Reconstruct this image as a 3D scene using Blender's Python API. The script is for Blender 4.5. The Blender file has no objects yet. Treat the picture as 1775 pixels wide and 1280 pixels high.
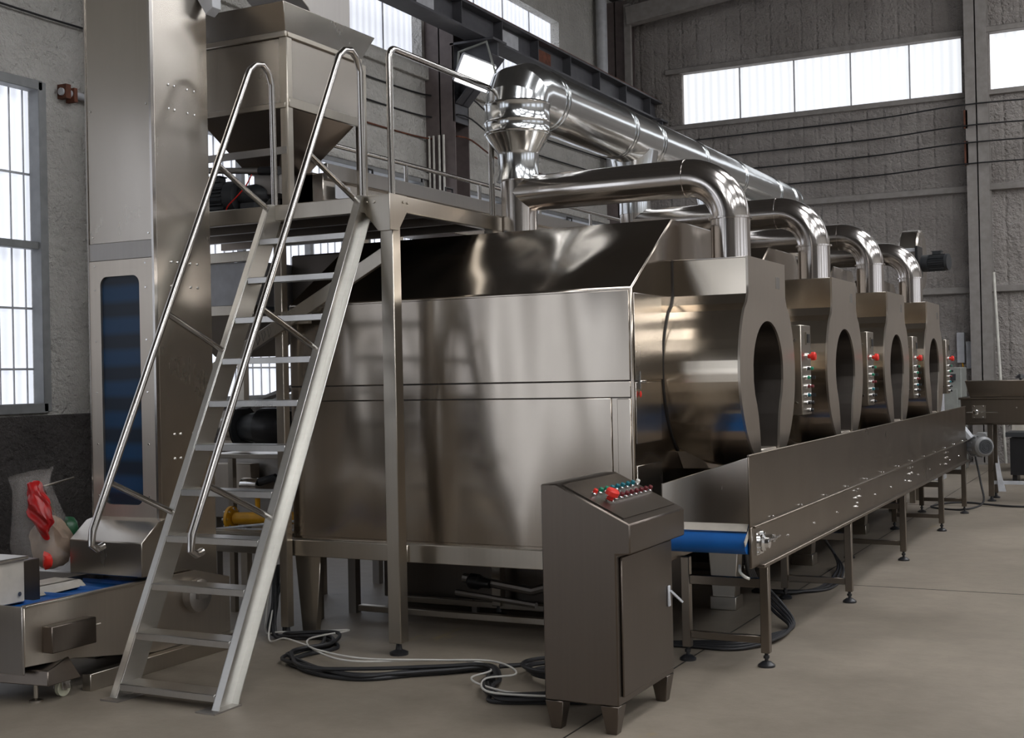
import bpy, bmesh, math, random
from mathutils import Vector, Matrix
random.seed(7)
S = bpy.context.scene
C = S.collection
# ---------------------------------------------------------------- camera
def cam_axes(yaw, pitch, roll):
    cy, sy, cp, sp = math.cos(yaw), math.sin(yaw), math.cos(pitch), math.sin(pitch)
    fwd = Vector((-sy*cp, cy*cp, sp)); right = Vector((cy, sy, 0)); up = right.cross(fwd)
    cr, sr = math.cos(roll), math.sin(roll)
    return right*cr + up*sr, -right*sr + up*cr, fwd
r_, u_, f_ = cam_axes(0.473164, 0.0051143, -0.0212595)
cd = bpy.data.cameras.new('camera'); cam = bpy.data.objects.new('camera', cd); C.objects.link(cam)
cam.matrix_world = Matrix(((r_.x, u_.x, -f_.x, 0), (r_.y, u_.y, -f_.y, 0), (r_.z, u_.z, -f_.z, 1.6), (0, 0, 0, 1)))
cd.sensor_width = 36.0; cd.lens = 36.0*2195.7/1775.0; cd.clip_start = 0.05; cd.clip_end = 200
S.camera = cam
# ---------------------------------------------------------------- light and exposure
S.view_settings.view_transform = 'Standard'; S.view_settings.look = 'None'
S.view_settings.exposure = 0.45; S.view_settings.gamma = 1.0; S.view_settings.use_curve_mapping = False
w = bpy.data.worlds.new('daylight'); S.world = w; w.use_nodes = True
w.node_tree.nodes['Background'].inputs[0].default_value = (0.75, 0.86, 1.0, 1)
w.node_tree.nodes['Background'].inputs[1].default_value = 1.2
WIN = 0.70      # radiance of the daylit translucent panels
ROOF_FILL = 6.5     # radiance of the roof strips added to brighten the hall
DOOR = 1.2     # brightness of unseen gates, placed for reflections on machine front and drum
S.cycles.max_bounces = 10; S.cycles.glossy_bounces = 5; S.cycles.diffuse_bounces = 4
S.cycles.sample_clamp_indirect = 6.0

# ---------------------------------------------------------------- materials
def nmat(name):
    m = bpy.data.materials.new(name); m.use_nodes = True
    nt = m.node_tree; b = nt.nodes['Principled BSDF']; return m, nt, b
def coords(nt, scale=(1, 1, 1), kind='Object', rot=(0, 0, 0)):
    tc = nt.nodes.new('ShaderNodeTexCoord'); mp = nt.nodes.new('ShaderNodeMapping')
    mp.inputs['Scale'].default_value = scale; mp.inputs['Rotation'].default_value = rot
    nt.links.new(tc.outputs[kind], mp.inputs[0]); return mp.outputs[0]
def wcoords(nt, scale=(1, 1, 1)):
    g = nt.nodes.new('ShaderNodeNewGeometry'); mp = nt.nodes.new('ShaderNodeMapping')
    mp.inputs['Scale'].default_value = scale
    nt.links.new(g.outputs['Position'], mp.inputs[0]); return mp.outputs[0]
def noise(nt, vec, scale, detail=3, rough=.5):
    n = nt.nodes.new('ShaderNodeTexNoise'); n.inputs['Scale'].default_value = scale
    n.inputs['Detail'].default_value = detail; n.inputs['Roughness'].default_value = rough
    nt.links.new(vec, n.inputs['Vector']); return n.outputs['Fac']
def ramp(nt, fac, stops):
    r = nt.nodes.new('ShaderNodeValToRGB'); nt.links.new(fac, r.inputs[0])
    e = r.color_ramp.elements
    while len(e) < len(stops): e.new(.5)
    for k, (p, c) in enumerate(stops):
        e[k].position = p; e[k].color = (c[0], c[1], c[2], 1) if hasattr(c, '__len__') else (c, c, c, 1)
    return r.outputs[0]
def bump(nt, b, h, strength, dist, prev=None):
    n = nt.nodes.new('ShaderNodeBump'); n.inputs['Strength'].default_value = strength
    n.inputs['Distance'].default_value = dist; nt.links.new(h, n.inputs['Height'])
    if prev is not None: nt.links.new(prev, n.inputs['Normal'])
    if b is not None: nt.links.new(n.outputs[0], b.inputs['Normal'])
    return n.outputs[0]
def math_(nt, op, a, b_):
    n = nt.nodes.new('ShaderNodeMath'); n.operation = op
    for k, v in enumerate((a, b_)):
        if isinstance(v, (int, float)): n.inputs[k].default_value = v
        else: nt.links.new(v, n.inputs[k])
    return n.outputs[0]
def steel(name, col, rough, warp=0.0, aniso=0.0, grain='x', wscale=1.3, smudge=.08):
    m, nt, b = nmat(name)
    b.inputs['Metallic'].default_value = 1.0
    v = wcoords(nt)
    st = {'x': (55, 55, 1.2), 'z': (1.2, 1.2, 55)}[grain]
    g = noise(nt, wcoords(nt, st), 1.0, 2)
    sm = noise(nt, v, 2.2, 4)
    r1 = math_(nt, 'MULTIPLY_ADD', sm, smudge*2); nt.nodes[-1].inputs[2].default_value = rough-smudge
    r2 = math_(nt, 'MULTIPLY_ADD', g, .015); nt.links.new(r1, nt.nodes[-1].inputs[2])
    nt.links.new(r2, b.inputs['Roughness'])
    lo = [c*.96 for c in col]
    nt.links.new(ramp(nt, g, [(.3, lo), (.7, col)]), b.inputs['Base Color'])
    if aniso:
        b.inputs['Anisotropic'].default_value = aniso
        t = nt.nodes.new('ShaderNodeTangent'); t.direction_type = 'RADIAL'; t.axis = 'Z'
        nt.links.new(t.outputs[0], b.inputs['Tangent'])
        if grain == 'z': b.inputs['Anisotropic Rotation'].default_value = .25
    if warp:
        h = noise(nt, wcoords(nt, (1, 1, .22)), wscale, 1, .4)
        bump(nt, b, h, 1.0, warp)
    return m
def plain(name, col, rough=.5, metal=0.0, spec=.5, var=.12):
    m, nt, b = nmat(name)
    n = noise(nt, wcoords(nt), 9, 3)
    nt.links.new(ramp(nt, n, [(.3, [c*(1-var) for c in col]), (.7, [min(1, c*(1+var)) for c in col])]), b.inputs['Base Color'])
    b.inputs['Roughness'].default_value = rough; b.inputs['Metallic'].default_value = metal
    b.inputs['Specular IOR Level'].default_value = spec
    return m
def emit(name, col, strength, ribs=0.0, axis=1):
    m, nt, b = nmat(name)
    b.inputs['Base Color'].default_value = (.8, .82, .85, 1); b.inputs['Roughness'].default_value = .6
    b.inputs['Emission Strength'].default_value = strength
    if ribs:
        wv = nt.nodes.new('ShaderNodeTexWave'); wv.wave_type = 'BANDS'; wv.bands_direction = 'XYZ'[axis]
        wv.inputs['Scale'].default_value = ribs; wv.inputs['Distortion'].default_value = .3
        nt.links.new(wcoords(nt), wv.inputs['Vector'])
        n = noise(nt, wcoords(nt, (2.2, 2.2, .15)), 3, 3)
        f = math_(nt, 'MULTIPLY', wv.outputs['Fac'], n)
        nt.links.new(ramp(nt, f, [(0, [c*.80 for c in col]), (.45, col)]), b.inputs['Emission Color'])
    else:
        b.inputs['Emission Color'].default_value = (*col, 1)
    return m
M = {}
M['sheet'] = steel('stainless_sheet', (.44, .39, .335), .17, warp=.16, aniso=.55, smudge=.04)
M['sheetv'] = steel('stainless_sheet_vertical', (.53, .49, .44), .25, warp=.03, aniso=.3, smudge=.05)
M['drum'] = steel('stainless_drum', (.64, .565, .47), .19, warp=.014, aniso=.3, smudge=.03)
M['frame'] = steel('stainless_frame', (.50, .46, .40), .30)
M['plate'] = steel('stainless_plate', (.62, .56, .49), .34, warp=.006)
M['guard'] = steel('stainless_guard', (.25, .215, .18), .30, warp=.015, aniso=.3)
M['cab'] = steel('stainless_cabinet', (.165, .14, .12), .33, warp=.006)
M['ladder'] = steel('brushed_ladder_steel', (.60, .59, .56), .30, grain='z')
M['polish'] = steel('polished_tube', (.55, .525, .50), .16, smudge=.03)
M['pipe'] = steel('polished_pipe', (.66, .62, .59), .15, warp=.004, wscale=3, smudge=.03)
M['galv'] = steel('galvanised_duct', (.72, .74, .75), .15, warp=.006, wscale=2.5, smudge=.04)
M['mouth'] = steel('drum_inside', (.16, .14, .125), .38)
M['dull'] = steel('dull_steel', (.42, .40, .38), .42)
M['chrome'] = plain('chrome', (.8, .8, .8), .12, 1.0, var=.02)
M['tread'] = steel('tread_plate', (.60, .59, .57), .30)
M['dark'] = plain('dark_cavity', (.025, .022, .02), .5)
M['black'] = plain('black_plastic', (.018, .018, .02), .35)
M['motor'] = plain('dark_motor_paint', (.035, .038, .042), .45)
M['gmotor'] = plain('grey_motor_paint', (.24, .245, .25), .4, .3)
M['cleat'] = plain('light_blue_cleat', (.08, .22, .55), .4)
M['rubber'] = plain('black_cable', (.02, .02, .022), .5)
M['wire'] = plain('white_wire', (.62, .60, .56), .5)
M['red'] = plain('red_plastic', (.75, .03, .02), .35)
M['redbag'] = plain('red_film', (.45, .012, .012), .3, var=.4)
M['green'] = plain('green_plastic', (.01, .22, .12), .35)
M['teal'] = plain('teal_plastic', (.01, .16, .20), .35)
M['maroon'] = plain('maroon_plastic', (.14, .015, .02), .35)
M['yellow'] = plain('yellow_paint', (.72, .36, .01), .4)
M['belt'] = plain('blue_belt', (.005, .10, .36), .45, var=.08)
M['white'] = plain('white_plastic', (.72, .70, .64), .5)
M['castor'] = plain('cream_nylon', (.62, .62, .48), .4)
M['beam'] = plain('grey_steel_paint', (.085, .085, .095), .5)
M['col'] = plain('column_paint', (.16, .13, .125), .6)
M['colL'] = plain('foam_grey_column', (.27, .25, .235), .8)
M['rust'] = plain('rust', (.13, .045, .025), .8, var=.5)
M['wbar'] = plain('window_frame_paint', (.23, .235, .24), .5)
M['light'] = plain('pale_grey_paint', (.52, .53, .56), .45)
M['cream'] = plain('cream_cover', (.50, .46, .40), .55)
M['grey'] = plain('grey_box', (.27, .28, .26), .6)
def foam(name, c1, c2, ribs=None, lines=False):
    m, nt, b = nmat(name)
    v = wcoords(nt)
    n1 = noise(nt, v, 1.1, 5, .6); n2 = noise(nt, v, 14, 4, .65)
    nt.links.new(ramp(nt, n1, [(.28, c1), (.72, c2)]), b.inputs['Base Color'])
    b.inputs['Roughness'].default_value = .92; b.inputs['Specular IOR Level'].default_value = .2
    k = bump(nt, None, n2, 1.0, .09)
    n3 = noise(nt, v, 3.2, 3); k = bump(nt, None, n3, .45, .15, k)
    if ribs is not None:
        wv = nt.nodes.new('ShaderNodeTexWave'); wv.wave_type = 'BANDS'; wv.bands_direction = ribs; wv.wave_profile = 'SAW'
        wv.inputs['Scale'].default_value = 1.15; wv.inputs['Distortion'].default_value = .35
        wv.inputs['Detail'].default_value = 1
        nt.links.new(v, wv.inputs['Vector'])
        r = ramp(nt, wv.outputs['Fac'], [(0, 0.), (.14, 1.), (.86, .9), (1, 0.)])
        k = bump(nt, None, r, .5, .035, k)
    nt.links.new(k, b.inputs['Normal'])
    return m
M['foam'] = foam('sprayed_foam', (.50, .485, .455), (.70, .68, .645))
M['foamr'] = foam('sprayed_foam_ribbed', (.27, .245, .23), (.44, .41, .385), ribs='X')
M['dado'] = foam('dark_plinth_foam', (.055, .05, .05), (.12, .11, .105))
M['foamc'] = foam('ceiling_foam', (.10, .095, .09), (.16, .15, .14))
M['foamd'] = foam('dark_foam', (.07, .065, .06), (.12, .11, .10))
def floor_mat():
    m, nt, b = nmat('concrete_floor')
    v = wcoords(nt)
    n1 = noise(nt, v, .55, 6, .6); n2 = noise(nt, v, 6, 6, .7)
    a = ramp(nt, n1, [(.3, (.20, .168, .132)), (.7, (.325, .277, .222))])
    c = ramp(nt, n2, [(.35, .78), (.65, 1.0)])
    mx = nt.nodes.new('ShaderNodeMix'); mx.data_type = 'RGBA'; mx.blend_type = 'MULTIPLY'; mx.inputs[0].default_value = .7
    nt.links.new(a, mx.inputs[6]); nt.links.new(c, mx.inputs[7])
    # worn yellow paint marks
    y = noise(nt, wcoords(nt, (1.6, .5, 1)), 1.3, 5, .7)
    yr = ramp(nt, y, [(.66, 0.), (.72, .45)])
    m2 = nt.nodes.new('ShaderNodeMix'); m2.data_type = 'RGBA'
    nt.links.new(yr, m2.inputs[0]); nt.links.new(mx.outputs[2], m2.inputs[6]); m2.inputs[7].default_value = (.34, .25, .10, 1)
    nt.links.new(m2.outputs[2], b.inputs['Base Color'])
    nt.links.new(ramp(nt, n1, [(.3, .42), (.7, .62)]), b.inputs['Roughness'])
    bump(nt, b, n2, .25, .01)
    return m
M['floor'] = floor_mat()
M['win'] = emit('daylit_panel', (.86, .90, 1.0), WIN, ribs=2.2, axis=1)
M['winx'] = emit('daylit_panel_far', (.93, .96, 1.0), WIN, ribs=2.2, axis=0)
M['roof_glow'] = emit('roof_fill', (.97, .98, 1.0), ROOF_FILL)
M['gate'] = emit('unseen_gate', (.84, .90, 1.0), DOOR)
M['lamp'] = emit('lamp_face', (1, .98, .95), 6)

# ---------------------------------------------------------------- mesh helpers
ORG = {}
class MB:
    def __init__(s): s.bm = bmesh.new()
    def faces(s, vs, fs):
        v = [s.bm.verts.new(p) for p in vs]
        for f in fs:
            try: s.bm.faces.new([v[i] for i in f])
            except ValueError: pass
        return s
    def box(s, x0, x1, y0, y1, z0, z1):
        return s.faces([(x0,y0,z0),(x1,y0,z0),(x1,y1,z0),(x0,y1,z0),(x0,y0,z1),(x1,y0,z1),(x1,y1,z1),(x0,y1,z1)],
            [(3,2,1,0),(4,5,6,7),(0,1,5,4),(1,2,6,5),(2,3,7,6),(3,0,4,7)])
    def prism(s, pts, axis, a, b):
        n = len(pts)
        def P(p, t): return {'x': (t, p[0], p[1]), 'y': (p[0], t, p[1]), 'z': (p[0], p[1], t)}[axis]
        vs = [P(p, a) for p in pts] + [P(p, b) for p in pts]
        return s.faces(vs, [tuple(range(n)), tuple(range(2*n-1, n-1, -1))] + [(i, (i+1) % n, n+(i+1) % n, n+i) for i in range(n)])
    def hull(s, bot, top):
        n = len(bot)
        return s.faces(list(bot)+list(top), [tuple(range(n))[::-1], tuple(range(n, 2*n))] + [(i, (i+1) % n, n+(i+1) % n, n+i) for i in range(n)])
    def bar(s, p0, p1, w, h, up=(0, 0, 1)):
        p0, p1 = Vector(p0), Vector(p1); d = (p1-p0).normalized(); a = d.cross(Vector(up)).normalized(); u = a.cross(d)
        q = [a*sx*w/2 + u*sz*h/2 for sx, sz in ((-1,-1),(1,-1),(1,1),(-1,1))]
        return s.hull([p0+k for k in q], [p1+k for k in q])
    def tube(s, pts, r, seg=14, closed=False):
        pts = [Vector(p) for p in pts]; n = len(pts)
        rr = r if hasattr(r, '__len__') else [r]*n
        tans = []
        for i in range(n):
            if closed: t = pts[(i+1) % n]-pts[i-1]
            else: t = pts[min(i+1, n-1)]-pts[max(i-1, 0)]
            tans.append(t.normalized())
        ref = Vector((0, 0, 1)) if abs(tans[0].z) < .9 else Vector((1, 0, 0))
        a = tans[0].cross(ref).normalized(); rings = []
        for i in range(n):
            a = (a - tans[i]*a.dot(tans[i])).normalized(); b = tans[i].cross(a)
            rings.append([s.bm.verts.new(pts[i] + (a*math.cos(2*math.pi*k/seg)+b*math.sin(2*math.pi*k/seg))*rr[i]) for k in range(seg)])
        for i in range(n if closed else n-1):
            A, B = rings[i], rings[(i+1) % n]
            for k in range(seg):
                s.bm.faces.new((A[k], A[(k+1) % seg], B[(k+1) % seg], B[k]))
        if not closed:
            s.bm.faces.new(rings[0][::-1]); s.bm.faces.new(rings[-1])
        return s
    def cyl(s, p0, p1, r, seg=20): return s.tube([p0, p1], r, seg)
    def lathe(s, prof, p0, ax, seg=24):
        p0 = Vector(p0); ax = Vector(ax).normalized()
        ref = Vector((0, 0, 1)) if abs(ax.z) < .9 else Vector((1, 0, 0)); a = ax.cross(ref).normalized(); b = ax.cross(a)
        rings = []
        for t, r in prof:
            r = max(r, 1e-4)
            rings.append([s.bm.verts.new(p0+ax*t+(a*math.cos(2*math.pi*k/seg)+b*math.sin(2*math.pi*k/seg))*r) for k in range(seg)])
        for A, B in zip(rings, rings[1:]):
            for k in range(seg): s.bm.faces.new((A[k], A[(k+1) % seg], B[(k+1) % seg], B[k]))
        s.bm.faces.new(rings[0][::-1]); s.bm.faces.new(rings[-1])
        return s
    def blob(s, c, r, sc, amp=.12, seed=1, sub=3):
        res = bmesh.ops.create_icosphere(s.bm, subdivisions=sub, radius=r)
        rnd = random.Random(seed); ph = [rnd.uniform(0, 6) for _ in range(6)]
        for v in res['verts']:
            k = 1+amp*(math.sin(v.co.x/r*3+ph[0])*math.sin(v.co.z/r*4+ph[1])+.6*math.sin(v.co.y/r*7+ph[2]+v.co.z/r*5))
            v.co = Vector((v.co.x*sc[0], v.co.y*sc[1], v.co.z*sc[2]))*k + Vector(c)
        return s
    def build(s, name, mat, parent=None, bevel=0, sharp=32, smooth=True):
        bm = s.bm; bmesh.ops.recalc_face_normals(bm, faces=bm.faces[:])
        if parent is not None: o0 = ORG[parent.name]
        else:
            xs = [v.co for v in bm.verts]
            o0 = Vector(((min(p.x for p in xs)+max(p.x for p in xs))/2, (min(p.y for p in xs)+max(p.y for p in xs))/2, min(p.z for p in xs)))
        for v in bm.verts: v.co -= o0
        for f in bm.faces: f.smooth = smooth
        ca = math.radians(sharp)
        for e in bm.edges:
            e.smooth = not (len(e.link_faces) != 2 or e.calc_face_angle(0) > ca)
        me = bpy.data.meshes.new(name); bm.to_mesh(me); bm.free()
        me.materials.append(M[mat] if isinstance(mat, str) else mat)
        o = bpy.data.objects.new(name, me); C.objects.link(o)
        ORG[o.name] = o0
        if parent is not None: o.parent = parent
        else: o.location = o0
        if bevel:
            md = o.modifiers.new('bevel', 'BEVEL'); md.width = bevel; md.segments = 1; md.limit_method = 'ANGLE'; md.angle_limit = math.radians(40)
        return o
def tag(o, label, cat, group=None, kind=None):
    o['label'] = label; o['category'] = cat
    if group: o['group'] = group
    if kind: o['kind'] = kind
    return o
def thing(name, loc, label, cat, group=None):
    o = bpy.data.objects.new(name, None); C.objects.link(o); o.location = loc; ORG[o.name] = Vector(loc)
    o.empty_display_size = .1
    return tag(o, label, cat, group)
def struct(mb, name, mat, **k):
    o = mb.build(name, mat, **k); o['kind'] = 'structure'; return o
def copy_tree(o, off, parent=None):
    c = o.copy(); C.objects.link(c)
    if parent is not None: c.parent = parent
    else: c.location = o.location + Vector(off)
    for ch in list(o.children): copy_tree(ch, off, c)
    return c
def bolts(parent, name, mat, prof, ax, pts, seg=8):
    first = MB().lathe(prof, pts[0], ax, seg).build(name, mat, parent)
    for p in pts[1:]:
        c = first.copy(); C.objects.link(c); c.parent = parent; c.location = Vector(p)-Vector(pts[0])
def arc(c, r, a0, a1, n, plane, other):
    """points of an arc in a plane ('xz' or 'yz'), angles in degrees"""
    out = []
    for k in range(n+1):
        a = math.radians(a0+(a1-a0)*k/n); p, q = c[0]+r*math.cos(a), c[1]+r*math.sin(a)
        out.append((p, other, q) if plane == 'xz' else (other, p, q))
    return out
def catmull(pts, n=8):
    P = [Vector(p) for p in pts]; P = [P[0]]+P+[P[-1]]; out = []
    for i in range(1, len(P)-2):
        for k in range(n):
            t = k/n; a, b, c, d = P[i-1:i+3]
            out.append(.5*((2*b)+(-a+c)*t+(2*a-5*b+4*c-d)*t*t+(-a+3*b-3*c+d)*t**3))
    return out+[P[-2]]

# ================================================================ THE HALL
AX, BY = -9.0, 22.0
struct(MB().box(-9.4, 14.4, -12.4, 22.4, -.15, 0), 'floor', 'floor')
for k, (a, b) in enumerate([((-2.37, -12), (-2.37, 22)), ((2.6, -12), (2.6, 22)), ((-9, 9.45), (14, 9.45)), ((-9, 15.2), (14, 15.2)), ((-9, 3.6), (14, 3.6))]):
    if a[0] == b[0]: mb = MB().box(a[0]-.004, a[0]+.004, a[1], b[1], -.01, .0015)
    else: mb = MB().box(a[0], b[0], a[1]-.004, a[1]+.004, -.01, .0016)
    struct(mb, 'trim_%d' % (k+1), 'dark')
# left wall with window openings
lw = [(-2.3, 1.9), (3.4, 8.3), (9.9, 14.95), (16.1, 21.4)]
top = [(3.4, 8.6), (9.6, 15.05), (15.95, 19.6)]
wl = MB()
Z1, Z2, Z3, Z4 = 1.41, 4.30, 5.93, 7.6
wl.box(AX-.25, AX, -12.2, -8.0, .0, Z1).box(AX-.25, AX, -4.4, 22.2, .0, Z1)
ys = [-12.2, -8.0, -4.4]+[t for p in lw for t in p]+[22.2]
for i in range(0, len(ys), 2): wl.box(AX-.25, AX, ys[i], ys[i+1], Z1, Z2)
wl.box(AX-.25, AX, -12.2, 22.2, Z2, Z3)
ys = [-12.2]+[t for p in top for t in p]+[22.2]
for i in range(0, len(ys), 2): wl.box(AX-.25, AX, ys[i], ys[i+1], Z3, Z4)
wl.box(AX-.25, AX, -12.2, 22.2, Z4, 9.2)
struct(wl, 'wall_left', 'foam')
struct(MB().box(AX-.22, AX-.18, -8.0, -4.4, 0, Z2), 'door_1', 'gate')  # unseen gate, placed for the bright patch reflected on the machine front
struct(MB().box(AX-.02, AX+.035, -4.4, 22.0, 0, 1.33), 'baseboard_left', 'dado', bevel=.01)
struct(MB().box(AX-.02, AX+.06, 9.2, 22.0, 5.72, 5.90).box(AX-.02, AX+.05, 9.2, 22, 4.33, 4.42), 'trim_6', 'foam', bevel=.01)
def window(n, y0, y1):
    o = struct(MB().box(AX-.2, AX-.16, y0, y1, Z1, Z2), 'window_%d' % n, 'win')
    f = MB()
    f.box(AX-.10, AX+.03, y0-.04, y0+.05, Z1-.05, Z2+.05).box(AX-.10, AX+.03, y1-.05, y1+.04, Z1-.05, Z2+.05)
    f.box(AX-.10, AX+.03, y0, y1, Z1-.06, Z1+.03).box(AX-.10, AX+.03, y0, y1, Z2-.03, Z2+.06)
    f.box(AX-.09, AX+.0, y0, y1, 2.83, 2.90)
    yy = y0+1.25
    while yy < y1-.4:
        f.box(AX-.09, AX, yy-.03, yy+.03, Z1, Z2); yy += 1.25
    f.build('window_frame', 'wbar', o, bevel=.005)
    g = MB(); yy = y0+.15
    while yy < y1: g.box(AX-.13, AX-.118, yy-.006, yy+.006, Z1, Z2); yy += .15
    for z in (1.75, 2.30, 3.52): g.box(AX-.135, AX-.115, y0, y1, z-.01, z+.01)
    g.build('grille', 'light', o)
for k, (a, b) in enumerate(lw): window(k+1, a, b)
for k, (a, b) in enumerate(top):
    o = struct(MB().box(AX-.2, AX-.16, a, b, Z3, Z4), 'window_%d' % (k+5), 'win')
    f = MB(); yy = a+.9
    while yy < b: f.box(AX-.158, AX-.145, yy-.012, yy+.012, Z3, Z4); yy += .95
    f.build('panel_joint', 'light', o)
# far wall
wb = MB()
B1, B2 = 6.10, 7.03
wins = [(-7.66, -2.82), (-2.38, 3.4), (4.2, 9.4)]
wb.box(-9.2, 14.2, BY, BY+.25, 0, B1).box(-9.2, 14.2, BY, BY+.25, B2, 11.5)
xs = [-9.2]+[t for p in wins for t in p]+[14.2]
for i in range(0, len(xs), 2): wb.box(xs[i], xs[i+1], BY, BY+.25, B1, B2)
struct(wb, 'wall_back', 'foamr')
for k, (a, b) in enumerate(wins):
    o = struct(MB().box(a, b, BY+.1, BY+.14, B1, B2), 'window_%d' % (k+8), 'winx')
    f = MB(); xx = a+1.06
    while xx < b-.1: f.box(xx-.012, xx+.012, BY+.07, BY+.1, B1, B2); xx += .98
    f.build('panel_joint', 'light', o)
    struct(MB().box(a-.3, b+.05, BY-.07, BY+.01, B2, B2+.10), 'trim_%d' % (7+2*k), 'colL', bevel=.01)
    struct(MB().box(a-.3, b+.05, BY-.05, BY+.01, B1-.09, B1), 'trim_%d' % (8+2*k), 'colL', bevel=.01)
for k, z in enumerate((4.50, 2.84)):
    struct(MB().box(-9, 14, BY-.08, BY+.01, z-.05, z+.06), 'trim_%d' % (13+k), 'colL', bevel=.012)
# right wall and the wall behind the camera
wr = MB(); R1, R2 = 1.2, 4.4
rw = [(-9, -5), (-2.5, 1.5), (4, 8.5), (10.5, 15), (17, 21)]  # windows out of view, added to light the drum faces
wr.box(14, 14.25, -12.2, 22.2, 0, R1).box(14, 14.25, -12.2, 22.2, R2, 9.2)
ys = [-12.2]+[t for p in rw for t in p]+[22.2]
for i in range(0, len(ys), 2): wr.box(14, 14.25, ys[i], ys[i+1], R1, R2)
struct(wr, 'wall_right', 'foam')
for k, (a, b) in enumerate(rw):
    o = struct(MB().box(14.1, 14.14, a, b, R1, R2), 'window_%d' % (k+11), 'win')
    f = MB(); yy = a
    while yy <= b+.01: f.box(14.0, 14.08, yy-.04, yy+.04, R1, R2); yy += (b-a)/3
    f.box(14.0, 14.08, a, b, 2.83, 2.90); f.build('window_frame', 'wbar', o)
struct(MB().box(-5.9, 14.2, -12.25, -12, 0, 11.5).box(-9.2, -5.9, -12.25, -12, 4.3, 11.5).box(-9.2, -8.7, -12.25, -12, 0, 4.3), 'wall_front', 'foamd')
struct(MB().box(-8.7, -5.9, -12.2, -12.15, 0, 4.3), 'door_2', 'gate')  # unseen gate, placed for the bright spot reflected on the drum
# roof: two slopes, plus glowing strips added out of view as fill light
def roof_z(x): return 8.55+.10*(x+9) if x <= 2.5 else 8.55+1.15-.10*(x-2.5)
cl = MB()
for x0, x1 in ((-9.2, 2.5), (2.5, 14.2)):
    cl.faces([(x0,-12.2,roof_z(x0)),(x1,-12.2,roof_z(x1)),(x1,22.2,roof_z(x1)),(x0,22.2,roof_z(x0)),
              (x0,-12.2,roof_z(x0)+.15),(x1,-12.2,roof_z(x1)+.15),(x1,22.2,roof_z(x1)+.15),(x0,22.2,roof_z(x0)+.15)],
             [(0,1,2,3),(7,6,5,4),(0,4,5,1),(1,5,6,2),(2,6,7,3),(3,7,4,0)])
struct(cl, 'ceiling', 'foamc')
n = 16
for x0, x1 in ((.2, 1.8), (4.2, 5.8), (9.0, 10.6)):  # added glowing strips, out of view, that brighten the hall
    for y0 in (-10, -3.5, 3.0, 9.5, 16.0):
        z0, z1 = roof_z(x0)-.02, roof_z(x1)-.02
        o = struct(MB().faces([(x0,y0,z0),(x1,y0,z1),(x1,y0+4.2,z1),(x0,y0+4.2,z0),(x0,y0,z0+.012),(x1,y0,z1+.012),(x1,y0+4.2,z1+.012),(x0,y0+4.2,z0+.012)],
             [(0,1,2,3),(7,6,5,4),(0,4,5,1),(1,5,6,2),(2,6,7,3),(3,7,4,0)]), 'window_%d' % n, 'roof_glow'); n += 1

# ---- steel structure of the hall
def hcol(x, y, wx, wy, z1, label, mat='col'):
    m = MB()
    m.box(x-wx/2, x+wx/2, y-wy/2, y-wy/2+.02, 0, z1).box(x-wx/2, x+wx/2, y+wy/2-.02, y+wy/2, 0, z1).box(x-.01, x+.01, y-wy/2, y+wy/2, 0, z1)
    o = thing('steel_column', (x, y, 0), label, 'column')
    m.build('column_shaft', mat, o)
    MB().box(x-wx/2-.05, x+wx/2+.05, y-wy/2-.05, y+wy/2+.05, 0, .03).build('base_plate', mat, o)
    return o
# column with corbel on left wall
def left_col(y, label):
    x = AX+.23
    o = hcol(x, y, .46, .40, 8.4, label)
    c = MB(); c.prism([(-8.55, 5.35), (-8.50, 5.35), (-7.95, 5.95), (-7.95, 6.17), (-8.55, 6.17)], 'y', y-.02, y+.02)
    c.box(-8.6, -7.92, y-.2, y+.2, 6.15, 6.185).box(-8.57, -8.54, y-.2, y+.2, 5.1, 6.15)
    c.bar((-8.53, y, 5.36), (-7.95, y, 5.96), .36, .02, up=(0, 0, 1))
    c.build('corbel', 'beam', o, bevel=.004)
    c = MB()
    for z in (5.75, 6.9): c.box(x-.22, x+.22, y-.19, y+.19, z, z+.015)
    c.build('stiffener', 'beam', o)
    return o
lc = left_col(15.32, 'dark red-brown steel column behind the platform handrail on the window wall')
left_col(9.05, 'steel column hidden behind the tall bucket elevator by the near window')
left_col(21.75, 'steel column in the far corner carrying the end of the crane beam')
o = hcol(-2.56, BY-.19, .34, .30, 10, 'pale grey steel column against the far wall between the two high windows', 'colL')
r = MB()
for z0, z1 in ((4.85, 5.25), (5.45, 5.75)): r.box(-2.76, -2.70, BY-.34, BY-.31, z0, z1)
r.build('rust_patch', 'rust', o)
tag(MB().box(3.3, 3.64, BY-.34, BY-.04, 0, 10.4).build('steel_column', 'colL'), 'steel column against the far wall right of the second high window', 'column')
# crane runway beam
cb = thing('crane_beam', (-8.2, 12, 6.19), 'dark grey crane runway beam running along the window wall above the ducts', 'beam')
m = MB(); X = -8.2
m.box(X-.16, X+.16, 2, 22, 6.19, 6.22).box(X-.16, X+.16, 2, 22, 6.53, 6.56).box(X-.012, X+.012, 2, 22, 6.22, 6.53)
m.build('beam_profile', 'beam', cb)
m = MB(); y = 3.0
while y < 22: m.box(X-.15, X+.15, y-.008, y+.008, 6.22, 6.53); y += 1.15
m.build('stiffener', 'beam', cb)
MB().box(X-.05, X+.05, 2, 22, 6.56, 6.64).build('rail', 'rust', cb)
m = MB(); m.box(X+.012, X+.018, 16.9, 17.5, 6.30, 6.48); m.build('notice_plate', 'rust', cb)
m = MB()
for a, b in ((13.3, 14.0), (15.7, 16.4)): m.box(X+.012, X+.02, a, b, 6.23, 6.5)
m.build('white_stain', 'light', cb)
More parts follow.
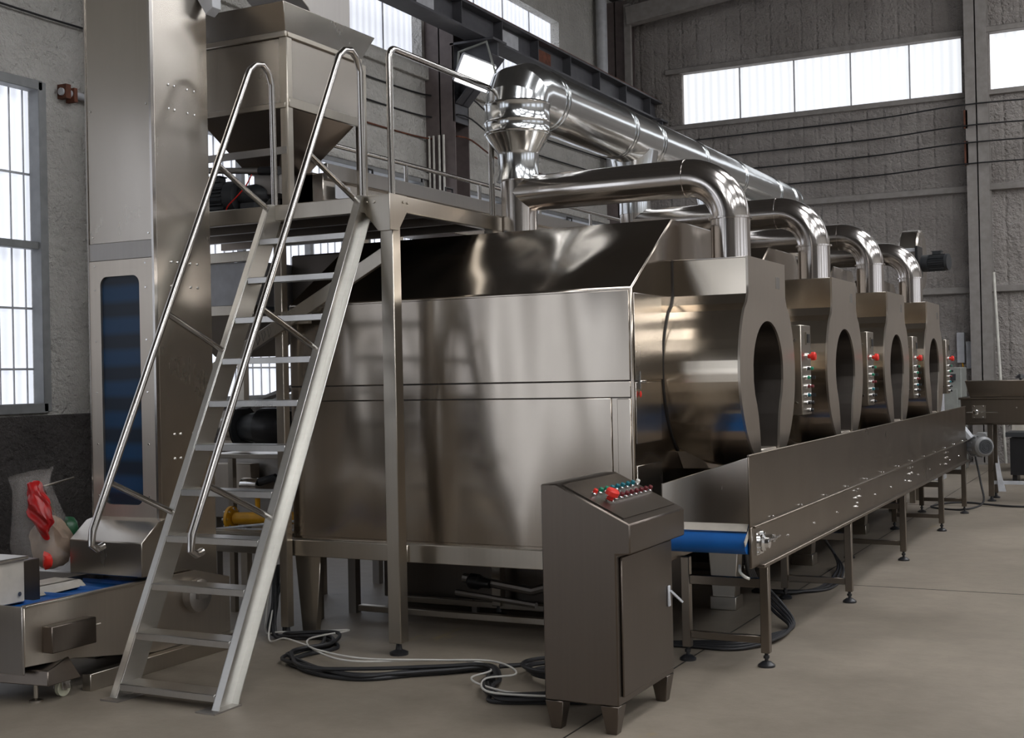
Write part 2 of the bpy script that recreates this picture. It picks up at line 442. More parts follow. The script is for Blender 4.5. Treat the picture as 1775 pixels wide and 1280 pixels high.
# rafter and rainwater pipe in the far corner
tag(MB().bar((AX+.50, BY-.49, 8.08), (2.4, BY-.49, 9.26), .20, .34).build('rafter', 'colL', bevel=.01), 'long grey roof rafter rising along the top of the far wall', 'beam')
tag(MB().box(AX+.45, AX+.57, BY-.55, BY-.47, 5.9, 8.3).build('strut_plate', 'colL'), 'narrow upright steel plate in the far corner beside the white pipe', 'plate')
tag(MB().tube([(AX+.16, BY-.9, 8.5), (AX+.16, BY-.9, 6.3), (AX+.22, BY-.7, 6.0), (AX+.22, BY-.7, 5.0)], .10, 16).build('rainwater_pipe', 'light'), 'white rainwater pipe coming down in the far corner', 'pipe')
# cables strung along the walls
def wall_cable(name, pts, r, label, mat='rubber', group=None, cat='cable'):
    return tag(MB().tube(catmull(pts, 6), r, 6).build(name, mat), label, cat, group)
for z, w_ in ((5.50, 'top cable'), (5.20, 'middle cable'), (4.90, 'lowest cable')):
    wall_cable('wall_cable', [(AX+.04, 9.5, z+.03), (AX+.05, 12.5, z-.02), (AX+.04, 15, z), (AX+.52, 15.3, z), (AX+.08, 17.5, z-.02), (AX+.05, 21.6, z+.02)], .012,
               'thin dark cable along the window wall, %s of the three' % w_, mat='rust' if z < 5 else 'rubber', group='cables on the window wall')
for z, w_ in ((5.80, 'topmost'), (5.46, 'second'), (5.18, 'third'), (4.84, 'lowest')):
    wall_cable('wall_cable', [(AX+.3, BY-.04, z-.02), (-6.5, BY-.05, z), (-4.2, BY-.05, z+.02), (-2.5, BY-.38, z+.03), (.5, BY-.05, z), (4, BY-.05, z)], .013,
               'thin dark cable along the far wall, %s from the high window' % w_, group='cables on the far wall')
for k, xx in enumerate((-8.93, -8.86, -8.77, -8.70)):
    tag(MB().tube([(xx, 15.08, 3.3), (xx, 15.08, 4.93)], .016, 8).build('conduit', 'white'),
        'upright white conduit on the brown column, %s of four' % ['leftmost', 'second from left', 'third from left', 'rightmost'][k], 'conduit', 'white conduits on the column')
tag(MB().box(-8.8, -8.56, 14.98, 15.1, 3.0, 3.3).build('meter_box', 'motor', bevel=.01), 'dark junction box under the white conduits on the column', 'box')
# flood light
cen = Vector((-8.06, 14.85, 5.64)); nrm = Vector((.55, -.72, -.42)).normalized()
fl = thing('flood_light', cen, 'bright square flood light hung beside the crane beam corbel', 'lamp')
MB().bar(cen-nrm*.10, cen, .50, .40, up=(.35, .1, 1)).build('housing', 'light', fl, bevel=.02)
MB().bar(cen, cen+nrm*.012, .46, .36, up=(.35, .1, 1)).build('lamp_face', 'lamp', fl)
MB().tube([cen+Vector((-.28, 0, .0)), cen+Vector((-.3, .1, .35)), cen+Vector((.1, .15, .45)), cen+Vector((.25, .1, .0))], .018, 8).build('bracket', 'grey', fl)
tag(MB().tube([(-2.36, 21.7, 3.1), (-2.24, 21.7, .02)], .022, 8).build('white_pole', 'white'), 'thin white pole leaning on the far wall right of the column', 'pole')

# ================================================================ ROASTING LINE
P0 = 2.09       # pitch between the machines
YC, ZC = 7.50, 1.60
XS, XP = -2.56, -2.11     # casing side, drum end plate
def drum_outline():
    """closed list of (y, z) half outline mirrored: neck on top, round drum below"""
    right = [(.395, 2.252), (.395, 2.045), (.425, 1.99)]
    for a in range(36, -66, -6):
        right.append((.592*math.cos(math.radians(a)), ZC+.592*math.sin(math.radians(a))))
    right.append((.20, 1.02))
    return [(YC+y, z) for y, z in right] + [(YC-y, z) for y, z in reversed(right)]
def opening_outline():
    right = []
    for a in range(86, -1, -8): right.append((.325*math.cos(math.radians(a)), 1.60+.295*math.sin(math.radians(a))))
    right += [(.322, 1.54), (.30, 1.46), (.265, 1.40), (.235, 1.33), (.215, 1.24), (.20, 1.13), (.19, 1.04)]
    return [(YC-.01+y, z) for y, z in right] + [(YC-.01-y, z) for y, z in reversed(right)]
def polar(outline, th, c=(YC, 1.5)):
    dy, dz = math.cos(th), math.sin(th); best = 9
    n = len(outline)
    for i in range(n):
        (y0, z0), (y1, z1) = outline[i], outline[(i+1) % n]
        ey, ez = y1-y0, z1-z0; den = dy*ez-dz*ey
        if abs(den) < 1e-9: continue
        t = ((y0-c[0])*ez-(z0-c[1])*ey)/den; u = ((y0-c[0])*dz-(z0-c[1])*dy)/den
        if t > 0 and -1e-6 <= u <= 1+1e-6: best = min(best, t)
    return (c[0]+dy*best, c[1]+dz*best)
DO, OO = drum_outline(), opening_outline()
angs = set(round(2*math.pi*k/96, 5) for k in range(96))
for q in DO+OO: angs.add(round(math.atan2(q[1]-1.5, q[0]-YC) % (2*math.pi), 5))
angs = sorted(angs)
DP = [polar(DO, t) for t in angs]; OP = [polar(OO, t) for t in angs]
NA = len(angs)
def ring_extrude(outer, inner, xa, xb):
    m = MB(); n = len(outer)
    vs = [(xa, *p) for p in outer]+[(xa, *p) for p in inner]+[(xb, *p) for p in outer]+[(xb, *p) for p in inner]
    fs = []
    for i in range(n):
        j = (i+1) % n
        fs += [(i, j, n+j, n+i), (2*n+i, 3*n+i, 3*n+j, 2*n+j), (i, 2*n+i, 2*n+j, j), (n+i, n+j, 3*n+j, 3*n+i)]
    return m.faces(vs, fs)
def shrink(pts, k): return [(YC+(y-YC)*k, 1.5+(z-1.5)*k) for y, z in pts]
def taper_leg(m, x, y, zt, wt=.27, wb_=.15, d=.16, foot=True):
    m.hull([(x-wb_/2, y-d/2, .0), (x+wb_/2, y-d/2, .0), (x+wb_/2, y+d/2, .0), (x-wb_/2, y+d/2, .0)],
           [(x-wt/2, y-d/2, zt), (x+wt/2, y-d/2, zt), (x+wt/2, y+d/2, zt), (x-wt/2, y+d/2, zt)])
    if foot: m.box(x-wb_/2-.02, x+wb_/2+.02, y-d/2-.02, y+d/2+.02, 0, .09)
    return m
def roaster():
    t = thing('roasting_machine', (-3.7, YC, 0), 'x', 'machine', 'stainless roasting machines in the line')
    prof = [(6.45, .50), (6.45, 2.07), (7.13, 2.51), (7.86, 2.51), (8.53, 2.07), (8.53, .50)]
    # a shell with faceted gable and side; the front is made of sheets
    MB().prism(prof, 'x', -4.87, XS).build('housing', 'sheet', t, bevel=.008)
    y = 6.45
    for (x0, x1, z0, z1) in ((-4.84, -4.15, .625, 1.464), (-4.05, -2.69, .625, 1.464)):
        MB().box(x0, x1, y-.010, y, z0, z1).build('lower_panel', 'sheet', t, bevel=.003)
    for (x0, x1) in ((-4.86, -4.14), (-4.06, -2.575)):
        MB().box(x0, x1, y-.007, y, 1.468, 1.555).build('middle_band', 'sheet', t, bevel=.002)
        MB().box(x0, x1, y-.009, y, 1.560, 2.055).build('upper_panel', 'sheet', t, bevel=.003)
    MB().box(-4.86, -2.575, y-.004, y+.001, 1.463, 1.469).box(-4.86, -2.575, y-.004, y+.001, 1.554, 1.561).build('panel_seam', 'dark', t)
    MB().box(-2.655, -2.575, y-.012, y, .52, 1.46).build('corner_panel', 'sheet', t, bevel=.003)
    MB().box(-4.125, -4.075, y-.003, y+.001, .5, 2.06).build('gap_strip', 'dark', t)
    MB().box(-4.06, -2.56, y-.03, y, .50, .61).build('base_rail', 'frame', t, bevel=.004)
    # side sheets
    x = XS
    MB().box(x, x+.006, 6.47, 6.86, 1.21, 1.548).build('side_panel', 'sheetv', t, bevel=.002)
    MB().box(x, x+.006, 6.47, 6.86, .60, 1.09).build('side_panel', 'sheetv', t, bevel=.002)
    MB().box(x, x+.005, 6.47, 6.90, 1.56, 2.04).build('side_panel', 'sheetv', t, bevel=.002)
    l = MB(); l.box(x, x+.012, 6.50, 6.53, 1.53, 1.59).box(x+.008, x+.02, 6.508, 6.522, 1.51, 1.61).cyl((x+.02, 6.515, 1.55), (x+.05, 6.515, 1.55), .008, 8)
    lt = l.build('latch', 'chrome', t)
    MB().lathe([(0, .003), (.018, .008), (.035, .003)], (x+.015, 6.515, 1.50), (0, 0, -1), 8).build('pull_tab', 'red', lt)
    # drum with neck
    ring_extrude(DP, shrink(DP, .985), XS, XP).build('drum_shell', 'drum', t, sharp=13)
    ring_extrude(shrink(DP, 1.012), shrink(DP, .98), XS, XS+.008).build('joint_seam', 'dark', t)
    MB().box(-2.385, -1.96, YC-.6, YC+1.42, .84, .855).build('belt_reflection_cover', 'mouth', t)  # hidden plate added to keep the blue belt's reflection off the drum
    op = ring_extrude(shrink(DP, 1.012), OP, XP-.002, XP+.012).build('end_plate', 'plate', t)
    l = MB()
    n = NA
    vs = [(XP-.003, *p) for p in shrink(OP, .999)]+[(XS+.02, *p) for p in OP]
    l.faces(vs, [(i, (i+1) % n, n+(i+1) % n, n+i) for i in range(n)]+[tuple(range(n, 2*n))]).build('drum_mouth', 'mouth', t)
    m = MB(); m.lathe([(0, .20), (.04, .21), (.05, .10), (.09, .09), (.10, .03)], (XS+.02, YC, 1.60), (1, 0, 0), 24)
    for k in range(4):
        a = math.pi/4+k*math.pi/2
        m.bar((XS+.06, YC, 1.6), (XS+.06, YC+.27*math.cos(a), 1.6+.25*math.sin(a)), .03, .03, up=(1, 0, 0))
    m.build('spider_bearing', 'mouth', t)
    MB().hull([(XS, YC-.28, 1.02), (XP+.05, YC-.16, 1.02), (XP+.05, YC+.16, 1.02), (XS, YC+.28, 1.02)],
              [(XS, YC-.38, 1.13), (XP-.01, YC-.18, 1.13), (XP-.01, YC+.18, 1.13), (XS, YC+.38, 1.13)]).build('discharge_chute', 'plate', t, bevel=.004)
    MB().box(XS, XP, YC-.40, YC+.40, 2.252, 2.260).build('neck_cover', 'sheetv', t, bevel=.002)
    MB().box(XP+.012, XP+.016, YC+.18, YC+.26, 2.10, 2.17).build('name_plate', 'dull', t)
    # legs
    for xx, yy in ((-4.78, 6.50), (-2.64, 8.26), (-4.72, 8.3)):
        taper_leg(MB(), xx, yy, .50, *((.20, .10, .05, False) if yy < 7 else (.22, .14, .12))).build('leg', 'frame', t, bevel=.004)
    return t
RL = ['stainless roasting machine nearest the ladder, its whole front sheeting in view',
      'stainless roasting machine with a round mouth, second in the line behind the first control box',
      'stainless roasting machine, third in the line between the second and third control boxes',
      'stainless roasting machine farthest down the line, nearest the far wall']
rm = roaster(); rm['label'] = RL[0]
for k in (1, 2, 3):
    c = copy_tree(rm, (0, P0*k, 0)); c['label'] = RL[k]
# ---- exhaust pipes
def exhaust():
    t = thing('exhaust_pipe', (-2.32, YC, 2.255), 'x', 'pipe', 'polished exhaust pipes on the roasting machines')
    x = -2.32
    MB().tube([(x, YC, 2.258), (x, YC, 2.53)], .119, 32).build('vertical_pipe', 'pipe', t)
    MB().lathe([(0, .119), (0, .133), (.012, .133), (.012, .119)], (x, YC, 2.525), (0, 0, 1), 32).build('flange_ring', 'pipe', t)
    R = .27; zc = 2.80
    pts = arc((x-R, zc-R), R, 0, 90, 12, 'xz', YC)+[(x-R-.3, YC, zc), (-3.2, YC, zc), (-3.76, YC, zc)]
    MB().tube(pts, .118, 32).build('elbow_and_run', 'pipe', t)
    MB().lathe([(0, .118), (.0, .121), (.008, .121), (.008, .118)], (x-R-.01, YC, zc), (1, 0, 0), 32).build('weld_seam', 'pipe', t)
    return t
ex = exhaust()
EL = ['polished exhaust pipe bending down into the nearest machine in front of the big duct', 'polished exhaust pipe bending down into the second machine of the line',
      'polished exhaust pipe bending down into the third machine of the line', 'polished exhaust pipe on the last machine, farthest and smallest in view']
ex['label'] = EL[0]
for k in (1, 2, 3):
    c = copy_tree(ex, (0, P0*k, 0)); c['label'] = EL[k]
def stack(first):
    t = thing('exhaust_stack', (-3.76, YC, 2.51), 'x', 'pipe', 'upright stacks feeding the big duct')
    x = -3.76
    MB().tube([(x, YC, 2.50), (x, YC, 2.90)], .119, 32).build('stack_pipe', 'pipe', t)
    if first:
        MB().lathe([(0, .148), (.06, .132), (.17, .136), (.19, .142), (.30, .213), (.305, .213)], (x, YC, 2.885), (0, 0, 1), 36).build('reducer', 'galv', t)
        MB().lathe([(0, .205), (.004, .218), (.012, .222), (.022, .216), (.075, .216), (.085, .222), (.097, .216), (.19, .216), (.2, .222), (.21, .214)], (x, YC, 3.185), (0, 0, 1), 40).build('collar', 'galv', t)
    else:
        MB().lathe([(0, .125), (.16, .125), (.50, .20)], (x, YC, 2.88), (0, 0, 1), 32).build('branch_cone', 'galv', t)
    return t
st = stack(True); st['label'] = 'nearest upright stack with cone and wide collar carrying the end elbow of the big duct'
st2 = stack(False); st2.location.y += P0; st2['label'] = 'second upright stack under the big duct behind the first bent pipe'
for k in (1, 2):
    c = copy_tree(st2, (0, P0*k, 0)); c['label'] = ['third upright stack under the big duct', 'last upright stack under the far end of the big duct'][k-1]
du = thing('exhaust_duct', (-3.76, 11, 3.28), 'large shiny galvanised duct running above the machines toward the far wall', 'duct')
x, zc, R = -3.76, 3.485, .17
# gored elbow: three mitred segments
def duct_ring(c, t, r=.206, seg=40):
    pass
gp = [(x, YC, 3.38), (x, YC, 3.395), (x, YC+.035, 3.455), (x, YC+.13, 3.487), (x, YC+.30, 3.487)]
MB().tube(gp, [.214, .212, .214, .208, .206], 40).build('end_elbow', 'galv', du, sharp=12)
MB().tube([(x, YC+.30, 3.487), (x, 14.25, 3.487)], .205, 40).build('duct_run', 'galv', du)
y = YC+.36; k = 0
while y < 14.25:
    for dy in (0, .05): MB().lathe([(0, .204), (.003, .212), (.012, .212), (.015, .204)], (x, y+dy, 3.487), (0, 1, 0), 40).build('joint_band', 'galv', du)
    y += (1.28, .62, 1.1, 1.2)[k % 4]; k += 1
MB().lathe([(0, .21), (.02, .21), (.02, .05)], (x, 14.24, 3.487), (0, 1, 0), 40).build('end_cap', 'galv', du)

# ---- control boxes
def button(m_parent, p, ax, r, colr, estop=False):
    ax = Vector(ax).normalized(); p = Vector(p)
    b = MB().lathe([(0, r*1.15), (.012, r*1.15), (.016, r*.9)], p, ax, 14).build('button', 'chrome', m_parent)
    if estop: MB().lathe([(.012, r*.8), (.03, r*.8), (.034, r*1.5), (.055, r*1.5), (.062, r*1.2)], p, ax, 16).build('button_cap', 'red', b)
    else: MB().lathe([(.012, r*.85), (.030, r*.85), (.034, r*.6)], p, ax, 12).build('button_cap', colr, b)
    return b
def selector(m_parent, p, ax, r):
    ax = Vector(ax).normalized(); p = Vector(p)
    b = MB().lathe([(0, r*1.15), (.012, r*1.15), (.016, r*.9)], p, ax, 14).build('selector_switch', 'chrome', m_parent)
    MB().bar(p+ax*.012, p+ax*.045, r*.7, r*1.7).build('switch_lever', 'black', b)
    return b
def ctrl_box():
    t = thing('control_box', (-2.12, 8.33, 1.30), 'x', 'control box', 'control boxes hung beside the drum mouths')
    bx = MB().box(-2.16, -2.08, 8.20, 8.45, 1.30, 1.89).build('enclosure', 'frame', t, bevel=.004)
    MB().box(-2.56, -2.16, 8.30, 8.36, 1.56, 1.62).box(-2.56, -2.54, 8.25, 8.41, 1.5, 1.68).build('bracket_arm', 'dull', t)
    d = MB().box(-2.08, -2.072, 8.31, 8.40, 1.76, 1.845).build('display', 'frame', t)
    MB().box(-2.072, -2.068, 8.325, 8.388, 1.773, 1.832).build('screen', 'black', d)
    button(t, (-2.08, 8.335, 1.685), (1, 0, 0), .019, 'red', True)
    rows = [1.60, 1.515, 1.435, 1.355, 1.345]
    zz = [1.605, 1.545, 1.487, 1.43, 1.38]
    cols = (('dark', 'green'), ('green', None), ('maroon', 'maroon'), ('teal', None), ('dark', 'dark'))
    for z, cc in zip(zz, cols):
        for y, c_ in zip((8.29, 8.38), cc):
            if c_ is None: selector(t, (-2.08, y, z), (1, 0, 0), .013)
            else: button(t, (-2.08, y, z), (1, 0, 0), .013, {'dark': 'black'}.get(c_, c_))
    button(t, (-2.08, 8.36, 1.33), (1, 0, 0), .013, 'black')
    MB().cyl((-2.12, 8.19, 1.79), (-2.12, 8.2, 1.79), .01, 8).cyl((-2.12, 8.19, 1.38), (-2.12, 8.2, 1.38), .01, 8).build('hinge_screw', 'chrome', t)
    return t
cbx = ctrl_box()
CL = ['nearest control box with red stop button, between the first and second drum mouths', 'second control box along the line, between the second and third drum mouths',
      'third control box along the line, between the third and fourth drum mouths', 'farthest control box, beyond the last drum mouth']
cbx['label'] = CL[0]
for k in (1, 2, 3):
    c = copy_tree(cbx, (0, P0*k, 0)); c['label'] = CL[k]

# ---- operator console
con = thing('control_console', (-2.33, 5.51, 0), 'floor standing stainless control console with sloping button panel and side door', 'control console')
side = [(-2.51, .13), (-2.51, 1.105), (-2.435, 1.108), (-2.08, .936), (-2.08, .805), (-2.15, .800), (-2.15, .13)]
MB().prism(side, 'y', 5.16, 5.87).build('body', 'cab', con, bevel=.006)
MB().box(-2.15, -2.138, 5.20, 5.84, .165, .785).build('door', 'cab', con, bevel=.004)
d = MB().box(-2.138, -2.128, 5.765, 5.79, .47, .57).build('door_handle', 'light', con, bevel=.003)
MB().bar((-2.125, 5.78, .545), (-2.085, 5.83, .485), .014, .010).build('latch_lever', 'light', d)
for xx, yy in ((-2.465, 5.205), (-2.195, 5.205), (-2.195, 5.825), (-2.465, 5.825)):
    sx = 1 if xx < -2.3 else -1; sy = 1 if yy < 5.5 else -1
    MB().hull([(xx-.025, yy-.025, 0), (xx+.025, yy-.025, 0), (xx+.025, yy+.025, 0), (xx-.025, yy+.025, 0)],
              [(xx-.045, yy-.045, .13), (xx+.045, yy-.045, .13), (xx+.045, yy+.045, .13), (xx-.045, yy+.045, .13)]).build('leg', 'cab', con, bevel=.003)
nsl = Vector((.17, 0, .35)).normalized()
def on_slope(x, y): return Vector((x, y, 1.105-(x+2.43)*.170/.35+.002))
m = MB(); q = [on_slope(-2.415, 5.19), on_slope(-2.12, 5.19), on_slope(-2.12, 5.84), on_slope(-2.415, 5.84)]
m.hull(q, [p+nsl*.004 for p in q]).build('button_panel', 'cab', con)
rowA = ['red', 'green', 'green']+['green']*5+['white']
for k in range(9):
    b = button(con, on_slope(-2.305, 5.29+k*.065), nsl, .013, rowA[k] if k < 3 else 'teal' if k < 8 else 'white')
button(con, on_slope(-2.245, 5.32), nsl, .021, 'red', True)
for k in range(1, 9):
    button(con, on_slope(-2.245, 5.335+k*.061), nsl, .013, 'maroon' if k > 1 else 'black')

# ---- discharge conveyor
dc = thing('discharge_conveyor', (-2.15, 10.7, 0), 'long belt conveyor with tall side guard running under the drum mouths', 'conveyor')
XA, XB, Y0, Y1 = -2.40, -1.905, 6.42, 14.55
MB().box(XB-.012, XB+.004, Y0-.03, Y1, .572, .785).build('frame_side', 'guard', dc, bevel=.003)
MB().box(XA-.004, XA+.012, Y0-.03, Y1, .572, .785).build('frame_side', 'guard', dc, bevel=.003)
MB().box(XB-.012, XB+.035, Y0+.10, Y1, .560, .580).box(XB-.01, XB+.02, Y0, Y1, .778, .792).build('frame_lip', 'guard', dc, bevel=.003)
MB().box(XB-.010, XB-.002, Y0-.03, Y1, .785, 1.158).box(XB-.012, XB+.004, Y0-.03, Y1, 1.150, 1.162).build('side_guard', 'guard', dc, bevel=.002)
MB().box(XA-.002, XA+.006, Y0, Y1, .785, 1.00).build('inner_guard', 'guard', dc, bevel=.002)
MB().prism([(XA, .80), (XB-.004, .80), (XB-.004, 1.150), (XA, 1.0)], 'y', Y0+.0, Y0+.008).build('end_plate', 'sheetv', dc, bevel=.002)
sk = MB(); sk.hull([(XA+.07, Y0-.035, .765), (XB-.02, Y0-.035, .765), (XB-.02, Y0-.030, .765), (XA+.07, Y0-.030, .765)],
       [(XA+.03, Y0-.002, .80), (XB-.02, Y0-.002, .80), (XB-.02, Y0+.003, .80), (XA+.03, Y0+.003, .80)])
sk.hull([(XA+.01, Y0-.10, .74), (XA+.07, Y0-.07, .745), (XA+.07, Y0+.1, .745), (XA+.01, Y0+.1, .74)], [(XA+.01, Y0-.10, .765), (XA+.10, Y0-.04, .770), (XA+.10, Y0+.1, .770), (XA+.01, Y0+.1, .765)])
sk.bar((XB-.015, Y0-.09, .705), (XB-.015, Y0+.05, .80), .004, .03)
sk.build('skirt', 'cream', dc)
bl = MB(); prof = [(Y1-.1+.06*math.cos(a), .705+.06*math.sin(a)) for a in [math.radians(k) for k in range(-90, 91, 15)]] + \
      [(Y0-.02+.055*math.cos(a), .700+.055*math.sin(a)) for a in [math.radians(k) for k in range(90, 271, 15)]]
bl.prism(prof, 'x', XA+.02, XB-.02).build('belt', 'belt', dc)
dk = thing  # alias kept short
t_ = MB(); t_.box(XB+.004, XB+.016, Y0+.02, Y0+.15, .635, .755)
for yy, zz_ in ((.035, .65), (.135, .65), (.035, .74), (.135, .74)): t_.cyl((XB+.016, Y0+yy, zz_), (XB+.03, Y0+yy, zz_), .007, 8)
t_.lathe([(0, .045), (.02, .045), (.03, .03), (.05, .028), (.055, .015)], (XB+.016, Y0+.085, .695), (1, 0, 0), 18)
t_.cyl((XB+.045, Y0+.10, .70), (XB+.045, Y0+.36, .70), .006, 8).cyl((XB+.045, Y0+.25, .70), (XB+.045, Y0+.27, .70), .013, 8)
t_.box(XB+.004, XB+.05, Y0+.24, Y0+.255, .68, .72)
t_.build('belt_tensioner', 'chrome', dc)
bolts(dc, 'bolt', 'chrome', [(0, .009), (.008, .009), (.01, .004), (.016, .004)], (1, 0, 0), [(XB+.004, yb+dy, dz) for yb in (8.9, 11.0, 13.0) for dy, dz in ((0, .75), (.12, .75), (0, .70), (.12, .70), (0, .64))])
bolts(dc, 'rivet', 'chrome', [(0, .007), (.006, .006)], (1, 0, 0), [(XB+.004, 6.8+.62*k, .80) for k in range(13)]+[(XB+.004, 7.1+.62*k, .66) for k in range(12)])
for yl in (6.70, 8.75, 10.80, 12.85, 14.45):
    for xl in (XA+.03, XB-.02):
        if yl in (8.75, 12.85) and xl > -2: pass
        lg = MB().box(xl-.024, xl+.024, yl-.024, yl+.024, .075, .575).build('leg', 'guard', dc, bevel=.003)
        MB().lathe([(0, .046), (.012, .046), (.028, .024), (.03, .010), (.075, .010)], (xl, yl, 0), (0, 0, 1), 14).lathe([(.045, .017), (.06, .017)], (xl, yl, 0), (0, 0, 1), 6).build('levelling_foot', 'black', lg)
    for z in ((.425, .475), (.125, .165)):
        MB().box(XA+.054, XB-.044, yl-.016, yl+.016, *z).build('cross_bar', 'guard', dc, bevel=.003)
# drive motor at the far end
mt = thing('drive_motor', (-1.72, 14.75, .60), 'grey geared motor with finned fan cover at the far end of the belt conveyor', 'motor')
MB().lathe([(0, .06), (.05, .06), (.06, .12), (.075, .12), (.08, .105), (.23, .105), (.24, .11), (.30, .108), (.325, .085)], (-1.88, 14.78, .72), (.55, -.84, 0), 28).build('motor_body', 'gmotor', mt)
dv = Vector((.55, -.84, 0)).normalized(); fc = Vector((-1.88, 14.78, .72))+dv*.326
g = MB(); g.lathe([(0, .078), (.004, .078), (.004, .07)], fc, dv, 24)
for r in (.02, .04, .06):
    e1 = dv.cross(Vector((0, 0, 1))).normalized()
    g.tube([fc+dv*.006+(e1*math.cos(a)+Vector((0, 0, 1))*math.sin(a))*r for a in [2*math.pi*k/20 for k in range(20)]], .003, 6, closed=True)
g.build('fan_grille', 'motor', mt)
m = MB()
for k in range(9):
    a = math.radians(20+k*40); o_ = Vector((-1.88, 14.78, .72)); e1 = dv.cross(Vector((0, 0, 1))).normalized()
    off = (e1*math.cos(a)+Vector((0, 0, 1))*math.sin(a))*.112
    m.bar(o_+dv*.09+off, o_+dv*.22+off, .008, .022)
m.build('cooling_fin', 'gmotor', mt)
MB().bar((-2.03, 14.66, 1.02), (-1.86, 14.62, .80), .10, .05).build('chain_guard', 'light', mt, bevel=.004)
MB().box(-1.80, -1.70, 14.58, 14.70, .82, .87).build('terminal_box', 'gmotor', mt, bevel=.006)

# ================================================================ PLATFORM
pf = thing('service_platform', (-4.9, 6.9, 0), 'raised stainless service platform on square posts beside the machines', 'platform')
MB().box(-6.18, -3.93, 6.19, 7.53, 2.640, 2.655).build('deck', 'cab', pf)
MB().box(-6.18, -3.905, 6.165, 6.215, 2.565, 2.66).build('front_beam', 'frame', pf, bevel=.004)
MB().box(-3.955, -3.905, 6.215, 7.53, 2.565, 2.66).build('side_beam', 'frame', pf, bevel=.004)
m = MB()
for y in (6.6, 7.0, 7.4): m.box(-6.18, -3.96, y-.02, y+.02, 2.57, 2.64)
m.build('joist', 'cab', pf)
def sq_post(x, y, z0, z1, w_, parent, name='post', foot=True):
    p = MB().box(x-w_/2, x+w_/2, y-w_/2, y+w_/2, z0+(.07 if foot else 0), z1).build(name, 'frame', parent, bevel=.004)
    if foot: MB().lathe([(0, .055), (.015, .055), (.03, .02), (.08, .012)], (x, y, z0), (0, 0, 1), 14).build('levelling_foot', 'black', p)
    return p
sq_post(-3.955, 6.215, 0, 2.57, .085, pf)
sq_post(-3.955, 7.46, 0, 2.57, .07, pf)
gz = [(-.145, 2.66), (-.145, 2.57), (-.045, 2.45), (.045, 2.45), (.045, 2.66)]
g = MB(); g.prism([(-3.955+a, z) for a, z in gz], 'y', 6.158, 6.166)
g.prism([(6.215+.0-a if False else 6.215-a-.045+.0, z) for a, z in gz], 'x', -3.905, -3.897)
for a in (-.12, -.07): g.lathe([(0, .009), (.008, .009)], (-3.955+a, 6.158, 2.62), (0, -1, 0), 8)
for a in (.10, .05): g.lathe([(0, .009), (.008, .009)], (-3.897, 6.215+a, 2.62), (1, 0, 0), 8)
g.build('gusset_plate', 'frame', pf, bevel=.002)
sq_post(-4.86, 6.36, 0, 2.57, .06, pf)
sq_post(-6.12, 6.36, 0, 2.57, .06, pf)
b = MB().bar((-5.62, 6.33, 1.55), (-3.99, 6.30, 2.36), .03, .085); b.build('diagonal_brace', 'frame', pf, bevel=.003)
MB().bar((-4.90, 6.35, 1.985), (-4.62, 6.33, 1.985), .03, .08).build('brace_gusset', 'frame', pf)
MB().box(-5.75, -4.0, 6.40, 6.445, .505, .605).build('lower_rail', 'frame', pf, bevel=.004)
# side handrail
hr = thing('handrail', (-3.94, 6.9, 2.66), 'polished handrail along the right edge of the platform, ending by the big duct', 'handrail')
x = -3.945
MB().tube([(x, 6.225, 2.655), (x, 6.225, 3.46)]+[(x, 6.225+.06-.06*math.cos(math.radians(a)), 3.46+.06*math.sin(math.radians(a))) for a in (15, 30, 45, 60, 75, 90)]+[(x, 7.50, 3.52)], .020, 14).build('top_rail', 'polish', hr)
MB().tube([(x, 7.47, 2.655), (x, 7.47, 3.51)], .020, 14).build('rail_post', 'polish', hr)
MB().lathe([(0, .04), (.008, .04), (.012, .024)], (x, 6.225, 2.655), (0, 0, 1), 18).build('base_flange', 'polish', hr)
hr2 = thing('handrail', (-5.25, 8.0, 2.98), 'low far handrail with short posts behind the feed trough', 'handrail')
x = -5.22
MB().tube([(x, 7.15, 3.27), (x, 14.6, 3.27)], .018, 12).tube([(x, 7.15, 3.27), (x, 7.15, 2.99)], .018, 12).build('top_rail', 'polish', hr2)
for k in range(6): MB().tube([(x, 8.45+k*1.2, 2.985), (x, 8.45+k*1.2, 3.27)], .016, 12).build('rail_post', 'polish', hr2)
# feed trough over the machines
tr = thing('feed_trough', (-4.95, 10, 2.52), 'long grey sheet metal feed trough running over the machines behind the handrail', 'trough')
MB().box(-5.28, -4.80, 6.75, 14.7, 2.70, 2.94).build('trough_body', 'sheetv', tr, bevel=.006)
MB().box(-4.80, -4.765, 6.75, 14.7, 2.90, 3.00).box(-5.30, -5.26, 6.75, 14.7, 2.90, 3.0).build('trough_lip', 'dull', tr, bevel=.004)
m = MB()
for y in (7.75, 9.8, 11.9, 14.0): m.box(-5.2, -5.14, y-.03, y+.03, 2.50, 2.70).box(-4.9, -4.84, y-.03, y+.03, 2.50, 2.70)
m.build('trough_support', 'frame', tr)
MB().box(-4.765, -4.76, 6.83, 7.0, 2.78, 2.87).build('type_plate', 'light', tr)
m = MB()
for y in (7.2, 8.3, 9.4, 10.5): m.tube([(-4.78, y, 2.99), (-4.78, y, 3.03), (-4.78, y+.1, 3.03), (-4.78, y+.1, 2.99)], .008, 6)
m.build('grab_handle', 'black', tr)

